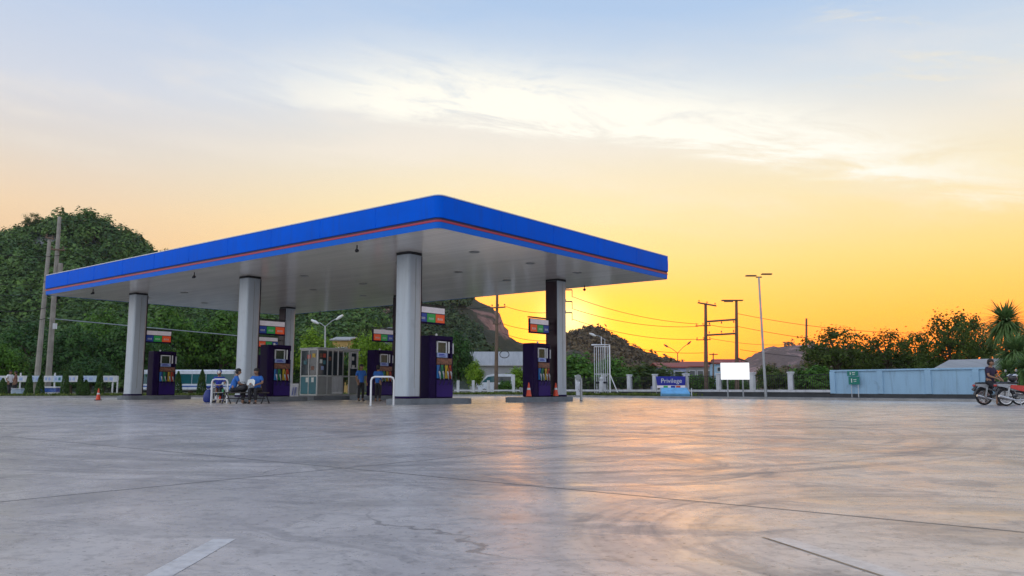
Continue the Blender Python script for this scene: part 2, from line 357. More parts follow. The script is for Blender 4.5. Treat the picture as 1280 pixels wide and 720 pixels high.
# ------------------------------------------------------------------ ground, forecourt, verge
def concrete_mat():
    m, k, b = base_mat('forecourt_concrete')
    pos = k.new('ShaderNodeNewGeometry').outputs['Position']
    sp = k.new('ShaderNodeSeparateXYZ'); k.set(sp.inputs[0], pos); x, y, z = sp.outputs
    u = k.m('ADD', k.m('MULTIPLY', x, U.x), k.m('MULTIPLY', y, U.y)); v = k.m('ADD', k.m('MULTIPLY', x, V.x), k.m('MULTIPLY', y, V.y))
    wob = k.m('MULTIPLY', k.m('SUBTRACT', k.noise(pos, 1.3, 3), .5), .10)
    def joint(c, off, S, wd):
        t = k.m('ABSOLUTE', k.m('SUBTRACT', k.m('FRACT', k.m('ADD', k.m('DIVIDE', k.m('SUBTRACT', k.m('ADD', c, k.m('MULTIPLY', wob, .35)), off), S), 100.5)), .5))
        return k.m('SUBTRACT', 1.0, k.sstep(k.m('MULTIPLY', t, S), wd * .4, wd))
    jn = k.m('MAXIMUM', joint(u, 4.7, 6.0, .022), joint(v, 3.92, 5.0, .022))
    big = k.noise(pos, .22, 5, .6, .4); med = k.noise(pos, 1.1, 6, .62, .6); fine = k.noise(pos, 14, 6, .7)
    # brushed streaks following the slab direction
    br = k.new('ShaderNodeCombineXYZ'); k.set(br.inputs[0], k.m('ADD', k.m('MULTIPLY', k.m('SUBTRACT', x, k.m('MULTIPLY', y, .45)), .9), k.m('MULTIPLY', med, 1.6))); k.set(br.inputs[1], k.m('ADD', k.m('ADD', k.m('MULTIPLY', y, 2.6), k.m('MULTIPLY', x, 1.1)), k.m('MULTIPLY', big, 15.0)))
    streak = k.noise(br.outputs[0], .9, 6, .66, .8)
    # tyre scrub: broad arcs left by turning wheels
    def arc(cx, cy, r0, r1, n):
        a, bb = k.m('SUBTRACT', x, cx), k.m('SUBTRACT', y, cy)
        rr = k.m('SQRT', k.m('ADD', k.m('MULTIPLY', a, a), k.m('MULTIPLY', bb, bb)))
        ring = k.m('MULTIPLY', k.sstep(rr, r0, r0 + .25), k.m('SUBTRACT', 1.0, k.sstep(rr, r1 - .3, r1)))
        w_ = k.new('ShaderNodeCombineXYZ'); k.set(w_.inputs[0], k.m('MULTIPLY', rr, n)); k.set(w_.inputs[1], k.m('MULTIPLY', k.m('ARCTAN2', a, bb), 1.2))
        nn = k.noise(w_.outputs[0], 1.0, 5, .65, .3)
        return k.m('MULTIPLY', ring, k.sstep(nn, .42, .68))
    arcs = arc(-1.2, 12.5, 5.2, 7.8, 6)
    for a in ((6.5, 10.5, 3.2, 5.0, 7), (-9, 14, 6.0, 8.6, 5), (3, 22, 9, 13, 3), (1.9, 3.2, .9, 1.9, 9), (12, 20, 8, 11, 4), (.2, 6.6, 1.0, 2.1, 10)):
        arcs = k.m('MAXIMUM', arcs, arc(*a))
    c = k.ramp(big, [(.28, (.37, .340, .318)), (.5, (.455, .415, .385)), (.72, (.53, .48, .44))])
    c = k.mix(k.m('MULTIPLY', k.sstep(med, .46, .62), .50), c, (.62, .565, .52))
    c = k.mix(k.m('MULTIPLY', k.sstep(med, .46, .34), .40), c, (.19, .18, .18))
    c = k.mix(k.m('MULTIPLY', k.sstep(streak, .50, .64), .45), c, (.15, .14, .14))
    c = k.mix(k.m('MULTIPLY', k.sstep(streak, .48, .34), .42), c, (.60, .55, .50))
    c = k.mix(k.m('MULTIPLY', arcs, .55), c, (.12, .11, .11))
    st2 = k.noise(k.vmul(pos, (1.0, 1.6, 1)), 2.6, 8, .72, 1.2)
    c = k.mix(k.m('MULTIPLY', k.sstep(st2, .55, .66), .45), c, (.14, .132, .13))
    c = k.mix(k.m('MULTIPLY', k.sstep(st2, .44, .36), .30), c, (.62, .57, .52))
    c = k.mix(k.m('MULTIPLY', k.sstep(k.noise(pos, .75, 3, .5, .5), .58, .68), .40), c, (.14, .135, .135))
    c = k.mix(k.m('MULTIPLY', k.sstep(fine, .50, .62), .42), c, (.14, .13, .125))
    c = k.mix(k.m('MULTIPLY', k.sstep(k.noise(pos, 38, 2, .5), .65, .70), .75), c, (.055, .05, .045))
    # a few oil drips and wandering hairline cracks
    vo = k.new('ShaderNodeTexVoronoi', feature='F1'); k.set(vo.inputs['Vector'], pos); vo.inputs['Scale'].default_value = .8
    c = k.mix(k.m('MULTIPLY', k.sstep(k.m('ADD', vo.outputs['Distance'], k.m('MULTIPLY', fine, .10)), .16, .09), .55), c, (.07, .066, .064))
    vc = k.new('ShaderNodeTexVoronoi', feature='DISTANCE_TO_EDGE'); wv = k.new('ShaderNodeVectorMath', operation='ADD'); k.set(wv.inputs[0], pos)
    wn3 = k.new('ShaderNodeTexNoise'); k.set(wn3.inputs['Vector'], pos); wn3.inputs['Scale'].default_value = 1.6; wn3.inputs['Detail'].default_value = 6; k.l.new(wn3.outputs['Color'], wv.inputs[1])
    k.set(vc.inputs['Vector'], wv.outputs[0]); vc.inputs['Scale'].default_value = .22
    crack = k.m('MULTIPLY', k.sstep(vc.outputs['Distance'], .0035, .0012), k.sstep(big, .46, .56))
    c = k.mix(k.m('MULTIPLY', crack, .7), c, (.07, .06, .055))
    c = k.mix(k.m('MULTIPLY', jn, .85), c, (.06, .052, .046))
    k.set(b.inputs['Base Color'], c)
    rg = k.m('ADD', k.remap(med, .3, .7, .36, .48), k.m('MULTIPLY', k.m('SUBTRACT', streak, .5), .30))
    rg = k.m('ADD', rg, k.m('MULTIPLY', k.m('SUBTRACT', fine, .5), .10))
    k.set(b.inputs['Roughness'], k.m('ADD', rg, .12)); b.inputs['Specular IOR Level'].default_value = .4
    cw_ = k.m('SUBTRACT', k.m('ADD', k.remap(med, .35, .65, .55, 1.0), k.m('MULTIPLY', k.m('SUBTRACT', streak, .5), -1.1)), k.m('MULTIPLY', arcs, .35), clamp=True)
    k.set(b.inputs['Coat Weight'], k.m('MULTIPLY', cw_, k.m('SUBTRACT', 1.0, k.m('MULTIPLY', jn, .9)))); b.inputs['Coat IOR'].default_value = 1.42; k.set(b.inputs['Coat Roughness'], k.m('SUBTRACT', rg, .15))
    bn = k.new('ShaderNodeBump'); bn.inputs['Strength'].default_value = .15; bn.inputs['Distance'].default_value = .008
    hgt = k.m('SUBTRACT', k.m('ADD', k.m('MULTIPLY', fine, .5), k.m('MULTIPLY', streak, .35)), k.m('MULTIPLY', jn, .8))
    k.set(bn.inputs['Height'], hgt); k.l.new(bn.outputs[0], b.inputs['Normal'])
    return m
def soil_mat(name, c1, c2, c3, sc=.8):
    m, k, b = base_mat(name); pos = k.new('ShaderNodeNewGeometry').outputs['Position']
    n = k.noise(pos, sc, 6, .65)
    k.set(b.inputs['Base Color'], k.ramp(n, [(.3, c1), (.5, c2), (.7, c3)])); b.inputs['Roughness'].default_value = .95
    bn = k.new('ShaderNodeBump'); bn.inputs['Strength'].default_value = .6; bn.inputs['Distance'].default_value = .05
    k.set(bn.inputs['Height'], k.noise(pos, sc * 14, 4)); k.l.new(bn.outputs[0], b.inputs['Normal']); return m
M['concrete'] = concrete_mat()
M['soil'] = soil_mat('ground_soil', (.05, .055, .025), (.08, .075, .04), (.13, .11, .07), .12)
M['grass_base'] = soil_mat('verge_turf', (.035, .06, .015), (.06, .085, .02), (.14, .15, .04), .9)
M['asphalt'] = soil_mat('road_asphalt', (.04, .04, .042), (.055, .055, .056), (.07, .07, .07), .6)

BND = [(-75, 44), (-40, 49.5), (-27, 51), (-14, 58), (-6, 62.5), (-1.2, 62), (16.2, 40.5), (22.2, 33.0), (34, 18.5), (46, 4), (46, -14)]
tag(MB().add([(-840, -150, -.06), (840, -150, -.06), (840, 1030, -.06), (-840, 1030, -.06)], [(0, 1, 2, 3)]).build('ground', M['soil']), kind='structure')
tag(MB().add([(p[0], p[1], 0) for p in BND] + [(-75, -14, 0)], [tuple(range(len(BND) + 1))]).build('forecourt', M['concrete']), kind='structure')
def offset(path, dist):
    out = []
    for i, p in enumerate(path):
        a = Vector(path[max(i - 1, 0)]); b_ = Vector(path[min(i + 1, len(path) - 1)]); t = (b_ - a).normalized()
        out.append((p[0] - t.y * dist, p[1] + t.x * dist))
    return out
def strip(name, path, d0, d1, z0, z1, m):
    a, b_ = offset(path, d0), offset(path, d1); mb = MB()
    for i in range(len(path) - 1):
        mb.prism([a[i], a[i + 1], b_[i + 1], b_[i]], z0, z1)
    return mb.build(name, m)
tag(strip('kerb', BND[:-1], 0, .16, -.05, .12, M['kerb_pale']), kind='structure')
tag(strip('verge', BND[:6], .163, 7.0, -.055, .10, M['grass_base']), kind='structure')
tag(strip('pavement', BND[5:-1], .163, 4.4, -.055, .105, M['darkwall']), kind='structure')
tag(MB().add([(-140, 66, -.045), (-8, 74, -.045), (60, 78, -.045), (60, 88, -.045), (-8, 84, -.045), (-140, 76, -.045)], [(0, 1, 2, 3, 4, 5)]).build('road', M['asphalt']), kind='structure')
def marking(p0, p1, wd, name='parking_line', worn=.25):
    m, k, b = base_mat(name + '_paint'); pos = k.new('ShaderNodeNewGeometry').outputs['Position']
    n = k.m('ADD', k.m('MULTIPLY', k.noise(pos, 22, 6, .7), .6), k.m('MULTIPLY', k.noise(pos, 3.5, 4), .4))
    if worn < 0: k.set(b.inputs['Base Color'], (.07, .055, .045, 1))
    else: k.set(b.inputs['Base Color'], k.ramp(n, [(.3, (.30, .29, .28)), (.3 + worn * .5, (.62, .60, .57)), (.80, (.80, .78, .75))])); b.inputs['Roughness'].default_value = .6
    b.inputs['Coat Weight'].default_value = .65; b.inputs['Coat IOR'].default_value = 1.42; b.inputs['Coat Roughness'].default_value = .28
    a, c = Vector(p0), Vector(p1); t = (c - a).normalized(); nrm = Vector((-t.y, t.x)) * wd / 2; n_ = 24
    r2 = random.Random(int(wd * 1000) + int(p0[0] * 10)); vs = []
    for i in range(n_ + 1):
        p = a.lerp(c, i / n_)
        for s in (1, -1): 
            e = p + nrm * s * (1 + r2.uniform(-.05, .05)); vs.append((e.x, e.y, .0012))
    return tag(MB().add(vs, [(2 * i, 2 * i + 1, 2 * i + 3, 2 * i + 2) for i in range(n_)]).build(name, m), kind='structure')
marking((-1.115, 3.20), (-1.02, -1.5), .09, worn=.42); 
marking((1.035, 3.22), (2.26, -1.5), .085, worn=.56); marking((.985, 3.24), (2.20, -1.5), .012, 'joint_crack', -1)

# ------------------------------------------------------------------ canopy
LX, LY, ZC, ZT = 15.425, 29.461, 5.605, 6.665
cw = Matrix.Translation(O) @ Matrix.Rotation(ROT, 4, 'Z')
CAN = thing('fuel_canopy', 'large flat blue canopy with a red stripe standing over the fuel pumps', 'canopy', O, ROT)
def rrect(x0, y0, x1, y1, r, n=7):
    out = []
    for cx, cy, a0 in ((x0 + r, y0 + r, math.pi), (x1 - r, y0 + r, 1.5 * math.pi), (x1 - r, y1 - r, 0), (x0 + r, y1 - r, .5 * math.pi)):
        out += [(cx + r * math.cos(a0 + math.pi / 2 * i / n), cy + r * math.sin(a0 + math.pi / 2 * i / n)) for i in range(n + 1)]
    return out
def ring_band(name, levels, m, parent):          # levels: (inset, z)
    mb = MB(); loops = [[(p[0], p[1], z) for p in rrect(i, i, LX - i, LY - i, max(.08, .24 - i))] for i, z in levels]
    n = len(loops[0]); vs = [p for l in loops for p in l]
    fs = [(a * n + i, a * n + (i + 1) % n, (a + 1) * n + (i + 1) % n, (a + 1) * n + i) for a in range(len(loops) - 1) for i in range(n)]
    mb.add(vs, fs); return mb.build(name, m, parent, smooth=True)
ring_band('upper_fascia', [(.03, ZC + .315), (0, ZC + .33), (-.012, ZC + .65), (0, ZT - .05), (.02, ZT - .03)], M['blue'], CAN)
ring_band('top_trim', [(.0, ZT - .035), (-.012, ZT - .025), (-.012, ZT), (.05, ZT + .012), (.4, ZT)], M['white'], CAN)
ring_band('groove', [(.045, ZC + .24), (.045, ZC + .32)], M['groove'], CAN)
ring_band('red_stripe', [(.06, ZC + .185), (.02, ZC + .19), (.02, ZC + .252), (.06, ZC + .257)], M['red'], CAN)
ring_band('lower_fascia', [(.09, ZC - .005), (.05, ZC - .012), (.045, ZC + .02), (.035, ZC + .185), (.07, ZC + .19)], M['lowblue'], CAN)
# joints between fascia sheets: slim cover strips
for i in range(1, 10):
    MB().box((0, i * LY / 10, ZC + .66), (.030, .012, .62)).build('fascia_joint', M['blue'], CAN)
for i in range(1, 5):
    MB().box((i * LX / 5, 0, ZC + .66), (.012, .030, .62)).build('fascia_joint', M['blue'], CAN)
MB().prism(rrect(.35, .35, LX - .35, LY - .35, .3), ZT - .4, ZT - .06).build('roof_deck', M['roof_grey'], CAN)
def soffit_mat():
    m, k, b = base_mat('ceiling_strips'); tc = k.new('ShaderNodeTexCoord').outputs['Object']
    sp = k.new('ShaderNodeSeparateXYZ'); k.set(sp.inputs[0], tc); x, y, z = sp.outputs
    t = k.m('ABSOLUTE', k.m('SUBTRACT', k.m('FRACT', k.m('DIVIDE', x, .2)), .5)); gr = k.sstep(t, .44, .49)
    idx = k.m('FLOOR', k.m('DIVIDE', x, .2)); wn = k.new('ShaderNodeTexWhiteNoise', noise_dimensions='1D'); k.set(wn.inputs['W'], idx)
    n = k.noise(k.vmul(tc, (2, .25, 1)), .9, 4)
    c = k.ramp(k.m('ADD', k.m('MULTIPLY', n, .6), k.m('MULTIPLY', wn.outputs[0], .4)), [(.25, (.80, .75, .69)), (.75, (.88, .83, .77))])
    k.set(b.inputs['Base Color'], k.mix(k.m('MULTIPLY', gr, .5), c, (.12, .12, .12)))
    k.set(b.inputs['Roughness'], k.remap(n, .3, .7, .11, .19)); b.inputs['Specular IOR Level'].default_value = .75
    bn = k.new('ShaderNodeBump'); bn.inputs['Strength'].default_value = .12; bn.inputs['Distance'].default_value = .006
    hh = k.m('SUBTRACT', k.m('MULTIPLY', k.noise(k.vmul(tc, (3, .15, 1)), 1.2, 3), .5), gr)
    k.set(bn.inputs['Height'], hh); k.l.new(bn.outputs[0], b.inputs['Normal']); return m
MB().prism(rrect(.085, .085, LX - .085, LY - .085, .4), ZC - .003, ZC + .12).build('soffit', soffit_mat(), CAN)
A0, B0, SU, SV = 4.298, 2.9067, 10.2572, 9.4491
for gvv in (4.2, 7.65, 11.0):
    for guu in (2.2, 6.15, 12.35, 16.2, 22.5, 26.4):
        f_ = MB().lathe([(.17, ZC + .01), (.20, ZC - .012), (.20, ZC - .022), (.15, ZC - .02), (.13, ZC + .004)], (gvv, guu, 0), 18).build('downlight', M['panelgrey'], CAN, True)
        MB().lathe([(.128, ZC - .0055), (.128, ZC - .0075)], (gvv, guu, 0), 16).build('lens', M['panelgrey'], f_)
for gvv, guu in ((.55, 4.5), (.55, 15.2), (.55, 24.8), (LX - .5, 4.4), (LX - .5, 15.6), (LX - .5, 24.9)):
    c_ = MB().tube([(gvv, guu, ZC), (gvv, guu, ZC - .16)], .022, 8).build('security_camera', M['black'], CAN)
    MB().ball((gvv, guu, ZC - .20), (.075, .075, .065), 10).tube([(gvv, guu, ZC - .21), (gvv - .12, guu - .1, ZC - .25)], .04, 8).build('camera_body', M['black'], c_, True)
def column(v, u, side):
    """rounded square column; side = +1/-1: which long face carries the dark panel"""
    s, r = .36, .13
    p = rrect(v - s, u - s, v + s, u + s, r, 6)
    c = MB().prism(p, .30, ZC - .10).build('column', M['silver'], CAN, True)
    MB().prism(rrect(v - s - .02, u - s - .02, v + s + .02, u + s + .02, r + .02), .215, .30).build('base_band', M['purple'], c, True)
    MB().prism(rrect(v - s - .022, u - s - .022, v + s + .022, u + s + .022, r + .02), ZC - .10, ZC - .002).build('cap_band', M['black'], c, True)
    vx = v + side * s
    MB().box((vx + side * .006, u, (ZC + .2) / 2), (.03, .62, ZC - .42)).build('side_panel', M['maroon'], c)
    MB().box((v, u - s - .004, 3.0), (.02, .01, ZC - .8)).box((v, u + s + .004, 3.0), (.02, .01, ZC - .8)).build('seam', M['panelgrey'], c)
for i in range(3):
    column(B0, A0 + SU * i, +1); column(B0 + SV, A0 + SU * i, -1)

# ------------------------------------------------------------------ pump islands, pumps, price signs
ISL = [('front', 'grey concrete island under the front column and its purple pump', 0, 0), ('right', 'grey concrete island with two traffic cones on it', 0, 1),
       ('mid', 'grey concrete island behind the seated people in blue', 1, 0), ('midb', 'grey concrete island beside the glass kiosk', 1, 1),
       ('far', 'grey concrete island nearest the orange cone by the left verge', 2, 0), ('farb', 'grey concrete island hidden behind the middle pump, near the far back column', 2, 1)]
def island(lab, i, j):
    a, b_ = (-.62, 3.05) if j == 0 else (-3.15, .62)
    o = thing('pump_island', lab, 'kerb island', st(B0 + SV * j, A0 + SU * i), ROT, 'concrete pump islands')
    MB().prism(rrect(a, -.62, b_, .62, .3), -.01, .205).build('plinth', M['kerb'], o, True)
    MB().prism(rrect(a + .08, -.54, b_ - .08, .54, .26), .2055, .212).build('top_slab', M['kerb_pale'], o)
for _, lab, i, j in ISL: island(lab, i, j)

def build_pump(lab):
    o = thing('fuel_pump', lab, 'fuel pump', (0, 0, 0), ROT, 'multi-hose fuel pumps')
    W, D, Hh = 1.28, .62, 2.36
    MB().box((-.48, 0, Hh / 2), (.32, D, Hh), bev=.03).box((.17, 0, .36), (.94, D - .02, .72), bev=.02).box((.17, 0, 1.02), (.94, D - .10, .62)).box((.17, 0, 2.28), (.94, D - .04, .16), bev=.02)\
        .box((.585, 0, 1.66), (.11, D - .06, 1.2), bev=.015).box((.10, 0, 1.75), (.80, D - .22, .95)).build('housing', M['purple'], o)
    for s in (-1, 1):
        y = s * D / 2
        MB().box((.17, y - s * .004, .37), (.88, .012, .62)).build('lower_door', M['violet'], o)
        fr = MB(); 
        for bx, bz, dx_, dz_ in ((-.20, 1.93, .05, .42), (.30, 1.93, .05, .42), (.05, 2.135, .55, .045)): fr.box((bx, y - s * .075, bz), (dx_, .05, dz_))
        fr.build('display_frame', M['white'], o)
        MB().box((.05, y - s * .09, 1.92), (.45, .02, .39)).build('display_screen', M['screen'], o)
        dsp = MB().box((.07, y - s * .07, 1.63), (.56, .05, .17)).build('price_display', M['paleblue'], o)
        MB().box((.02, y - s * .042, 1.66), (.30, .005, .035)).box((.05, y - s * .042, 1.60), (.38, .005, .03)).build('readout', M['banner'], dsp)
        MB().box((.17, y - s * .04, 1.39), (.84, .03, .24)).build('sticker_panel', M['sticker'], o)
        MB().box((.43, y - s * .055, 1.93), (.06, .03, .44)).build('side_light', M['white'], o)
        for n_, (mm, px_) in enumerate((('h_blue', -.17), ('h_green', .03), ('h_yellow', .28), ('h_red', .46))):
            hs = MB().box((px_, y - s * .02, 1.00), (.17, .05, .50), bev=.012).build('nozzle_holster', M[mm], o)
            MB().tube([(px_ - .03, y + s * .05, 1.02), (px_, y + s * .06, .92), (px_ + .05, y + s * .045, .80), (px_ + .06, y + s * .03, .72)], [.028, .035, .03, .016], 8).build('nozzle', M['offwhite'], hs)
            MB().tube([(px_ - .03, y + s * .05, 1.02), (px_ - .02, y + s * .10, 1.30), (px_ + .0, y + s * .12, 1.12), (px_ + .03, y + s * .09, .62), (px_ + .02, y + s * .02, .50)], .013, 6).build('hose', M['rubber'], hs)
        MB().box((.62, y - s * .02, 1.9), (.05, .05, .40)).build('corner_light', M['offwhite'], o)
    MB().ball((-.28, -D / 2 + .05, Hh + .03), .05, 10).build('status_lamp', M['lamp'], o)
    return o
def build_sign(lab):
    o = thing('price_sign', lab, 'price sign', (0, 0, 0), ROT, 'fuel price signs bracketed to the columns')
    Wd, Hd = 1.42, .66
    MB().box((0, 0, Hd / 2), (Wd, .10, Hd), bev=.01).build('casing', M['purple'], o)
    MB().box((0, 0, Hd + .055), (Wd + .04, .14, .05)).build('top_cover', M['black'], o)
    MB().tube([(-Wd / 2, 0, .2), (-Wd / 2 - .22, 0, .2)], .03).tube([(-Wd / 2, 0, .5), (-Wd / 2 - .22, 0, .5)], .03).build('bracket', M['black'], o)
    for s in (-1, 1):
        y = s * .052
        MB().box((0, y, .53), (Wd - .06, .012, .22)).build('header_panel', M['pink'], o)
        for mm, x0, wd in (('s_blue', -.50, .40), ('s_green', -.06, .46), ('s_red', .43, .50)):
            bx = MB().box((x0, y, .23), (wd - .015, .014, .32)).build('price_panel', M[mm], o)
            dg = MB()
            for q in range(3):
                dg.box((x0 - wd * .22 + q * wd * .2, y + s * .009, .235), (wd * .13, .006, .022)); dg.box((x0 - wd * .27 + q * wd * .2, y + s * .009, .20), (.018, .006, .08)); dg.box((x0 - wd * .17 + q * wd * .2, y + s * .009, .20), (.018, .006, .08))
            dg.build('digits', M['digit'], bx)
    return o
PL = ['purple fuel pump on the front island, right of the large front column', 'purple fuel pump between two traffic cones on the right island',
      'purple fuel pump behind the seated people, right of its silver column', 'purple fuel pump behind the white hoop barrier and standing attendants',
      'purple fuel pump farthest left, beside the leftmost column', 'purple fuel pump half hidden behind the middle pump, in front of the back column']
SL = ['price sign beside the front column, above its pump, green and orange panels', 'price sign left of the rightmost column against the yellow sky',
      'price sign above the pump behind the seated people', 'price sign above the pump behind the standing attendants',
      'price sign farthest left, beside the leftmost column', 'price sign on the far back column, mostly hidden by the middle pump']
pump0 = sign0 = None
for n_, (_, lab, i, j) in enumerate(ISL):
    tp = 1.51 if j == 0 else -1.51; ts = 1.22 if j == 0 else -1.36
    if pump0 is None: pump0 = build_pump(PL[0]); sign0 = build_sign(SL[0]); p_, s_ = pump0, sign0
    else: p_ = dup(pump0, PL[n_]); s_ = dup(sign0, SL[n_])
    p_.location = st(B0 + SV * j + tp, A0 + SU * i, .2125); s_.location = st(B0 + SV * j + ts, A0 + SU * i, 3.02)
    if j == 1: s_.rotation_euler = (0, 0, ROT + math.pi)

# ------------------------------------------------------------------ hoop barriers and cones
def hoop(lab, px, Y, py_top, w_px):
    z = zat(py_top, Y); hw = w_px / F * Y / 2
    o = thing('hoop_barrier', lab, 'barrier', (gx(px, Y), Y, 0), R(6), 'white steel hoop barriers')
    pts = [(-hw, 0, .008), (-hw, 0, z - .12), (-hw + .035, 0, z - .035), (-hw + .12, 0, z), (hw - .12, 0, z), (hw - .035, 0, z - .035), (hw, 0, z - .12), (hw, 0, .008)]
    MB().tube(pts, .032, 10).build('hoop', M['white'], o, True)
    for s in (-1, 1):
        MB().lathe([(.09, 0), (.09, .012), (.045, .016)], (s * hw, 0, 0), 12).build('foot_plate', M['steel'], o)
    return o
hoop('white hoop barrier before the front column, with an attendant behind it', 478, 27.2, 471, 28)
hoop('white hoop barrier before the cart by the seated people', 274.5, 32.0, 474, 19)
def cone(lab, px, Y, z, h_):
    o = thing('traffic_cone', lab, 'traffic cone', (gx(px, Y), Y, z), R(20), 'orange traffic cones')
    MB().box((0, 0, .02), (h_ * .55, h_ * .55, .035), bev=.01).build('base', M['rubber'], o)
    MB().lathe([(h_ * .20, .038), (h_ * .19, .06), (h_ * .035, h_), (.001, h_ + .005)], n=16).build('body', M['cone'], o, True)
    MB().lathe([(h_ * .127, h_ * .50), (h_ * .100, h_ * .64)], n=16).build('band', M['offwhite'], o, True)
    return o
def onisl(j, i, t, off): return st(B0 + SV * j + t, A0 + SU * i + off)
for lab, t in (('orange traffic cone at the left end of the right island', -2.62), ('orange traffic cone between the pump and the rightmost column', -.62)):
    P = onisl(1, 0, t, -.40); c_ = cone(lab, 640, P.y, .212, .62); c_.location = (P.x, P.y, .212)
cone('orange traffic cone alone on the concrete left of the leftmost column', 123.5, gy(500.5), .0, .58)

# ------------------------------------------------------------------ hills and their forest
def interp(pts, x):
    xs = [p[0] for p in pts]; return float(np.interp(x, xs, [p[1] for p in pts]))
from mathutils import noise as mnoise
def hill_mat(name, soil1, soil2, rock1, rock2, rocky):
    m, k, b = base_mat(name); g = k.new('ShaderNodeNewGeometry'); pos = g.outputs['Position']
    sp = k.new('ShaderNodeSeparateXYZ'); k.set(sp.inputs[0], g.outputs['Normal'])
    steep = k.m('SUBTRACT', 1.0, sp.outputs[2])
    n = k.noise(k.vmul(pos, (.05, .05, .03)), 1.0, 8, .65, .5); n2 = k.noise(k.vmul(pos, (.25, .25, .06)), 1.0, 8, .7)
    rk = k.ramp(n2, [(.32, rock1), (.62, rock2)]); so_ = k.ramp(n2, [(.3, soil1), (.7, soil2)])
    f = k.m('ADD', k.m('MULTIPLY', k.sstep(n, .5, .62), .8), k.m('MULTIPLY', k.sstep(steep, .35, .7), rocky), clamp=True)
    k.set(b.inputs['Base Color'], k.mix(f, so_, rk)); b.inputs['Roughness'].default_value = .95
    bn = k.new('ShaderNodeBump'); bn.inputs['Strength'].default_value = 1; bn.inputs['Distance'].default_value = 2.5
    k.set(bn.inputs['Height'], n2); k.l.new(bn.outputs[0], b.inputs['Normal']); return m
def hill(name, pts, Y, front, back, m, crown, rough, step=6, ntau=26, gfront=1.15):
    """ridge heights read along the skyline; a real slope runs down to the plain on both sides"""
    px0, px1 = pts[0][0], pts[-1][0]; pxs = np.arange(px0, px1 + .1, step); rows = []
    taus = np.linspace(-1, 1, 2 * ntau + 1)                       # -1 front foot, 0 ridge, 1 back foot
    def surf(px, tau):
        P = at(px, interp(pts, px), Y); zr = max(0, P.z - crown)
        g = (1 - abs(tau)) ** gfront if tau < 0 else 1 - tau ** 1.6
        y = Y + (tau * front if tau < 0 else tau * back)
        q = Vector((P.x * .035, y * .035, 3.3)); nz = mnoise.fractal(q, 1, 2, 5) * rough * (.25 + min(1, abs(tau) * 4)) * min(1, zr / 12)
        endf = min(1, (px - px0) / (px1 - px0) * 9 + .02, (px1 - px) / (px1 - px0) * 9 + .02)
        return Vector((P.x + nz * .4, y + nz, zr * g * (1 if endf >= 1 else endf ** .7) + nz * min(g * 2, 1) * .5 - .4))
    grid = [[surf(px, t) for t in taus] for px in pxs]
    nr = len(taus); v = np.array([p[:] for r_ in grid for p in r_])
    q_ = np.array([(i * nr + j, (i + 1) * nr + j, (i + 1) * nr + j + 1, i * nr + j + 1) for i in range(len(pxs) - 1) for j in range(nr - 1)])
    me = rawmesh(name, v, q_, m); me.shade_smooth(); o = linko(name, me); tag(o, kind='structure'); return surf
def forest(name, surf, px0, px1, n, crown_r, per, leaf, m, keep=lambda px, t: 1.0, seed=3, tmin=-.97, tmax=.12, bare_top=None):
    rs = np.random.RandomState(seed); C_ = []; Nn = []
    while len(C_) < n:
        px = rs.uniform(px0, px1); t = rs.uniform(tmin, tmax)
        if rs.rand() > keep(px, t): continue
        p = surf(px, t); r_ = crown_r * rs.uniform(.55, 1.35); hgt = r_ * rs.uniform(.7, 1.5)
        d_ = rs.normal(size=(per, 3)); d_ /= np.linalg.norm(d_, axis=1)[:, None]; d_[:, 2] = np.abs(d_[:, 2]) * 1.0 - .15
        rad = rs.uniform(.72, 1.05, (per, 1)) * (1 + .25 * np.sin(d_[:, :1] * 5 + rs.rand() * 6))
        C_.append(np.array(p[:]) + np.array([0, 0, hgt * .35]) + d_ * rad * np.array([r_, r_, hgt])); Nn.append(d_)
    c = np.concatenate(C_); nn = np.concatenate(Nn); v, q_ = quads(c, leaf, rs, .2, .7, nn)
    o = linko(name, rawmesh(name, v, q_, m)); return tag(o, kind='stuff')
H1 = [(-260, 400), (-170, 335), (-110, 318), (-60, 300), (-25, 292), (0, 287), (18, 291), (30, 283), (42, 275), (56, 270), (78, 268), (92, 265), (103, 264), (115, 272), (128, 279), (142, 285),
      (160, 291), (178, 302), (190, 313), (205, 322), (240, 338), (280, 348), (330, 360), (390, 372), (450, 384), (520, 400), (600, 430)]
s1 = hill('hill', H1, 250, 120, 120, hill_mat('hill_ground', (.014, .028, .010), (.035, .05, .02), (.17, .18, .17), (.32, .32, .31), 1.0), 4.5, 12)
H2 = [(330, 400), (380, 378), (430, 374), (480, 366), (530, 354), (560, 350), (585, 356), (604, 366), (617, 371), (623, 382), (627, 398), (632, 407), (644, 414.5), (661, 422), (676, 430), (692, 438), (715, 450), (740, 465)]
s2 = hill('hill', H2, 380, 180, 120, hill_mat('cliff_hill_ground', (.03, .035, .014), (.07, .065, .03), (.30, .13, .10), (.55, .29, .22), 1.6), 4, 14, step=4)
H3 = [(650, 470), (680, 440), (697, 427), (709, 419.5), (721, 413.5), (731, 410), (739, 408.5), (750, 411), (762, 419), (774, 425.5), (786, 433), (803, 439), (815, 444.5), (830, 450), (850, 458), (875, 470)]
s3 = hill('hill', H3, 560, 140, 105, hill_mat('small_hill_ground', (.05, .05, .022), (.09, .08, .04), (.12, .09, .06), (.2, .15, .11), .6), 3, 9, step=3)
H4 = [(890, 480), (915, 462), (936, 451), (945, 445), (954, 439), (964, 432), (975, 430), (987, 428.5), (1005, 428), (1030, 430), (1060, 434), (1110, 442), (1160, 455), (1220, 476)]
s4 = hill('hill', H4, 800, 180, 130, hill_mat('far_hill_ground', (.11, .075, .065), (.17, .12, .10), (.32, .19, .17), (.45, .29, .26), .9), 2, 16, step=4)
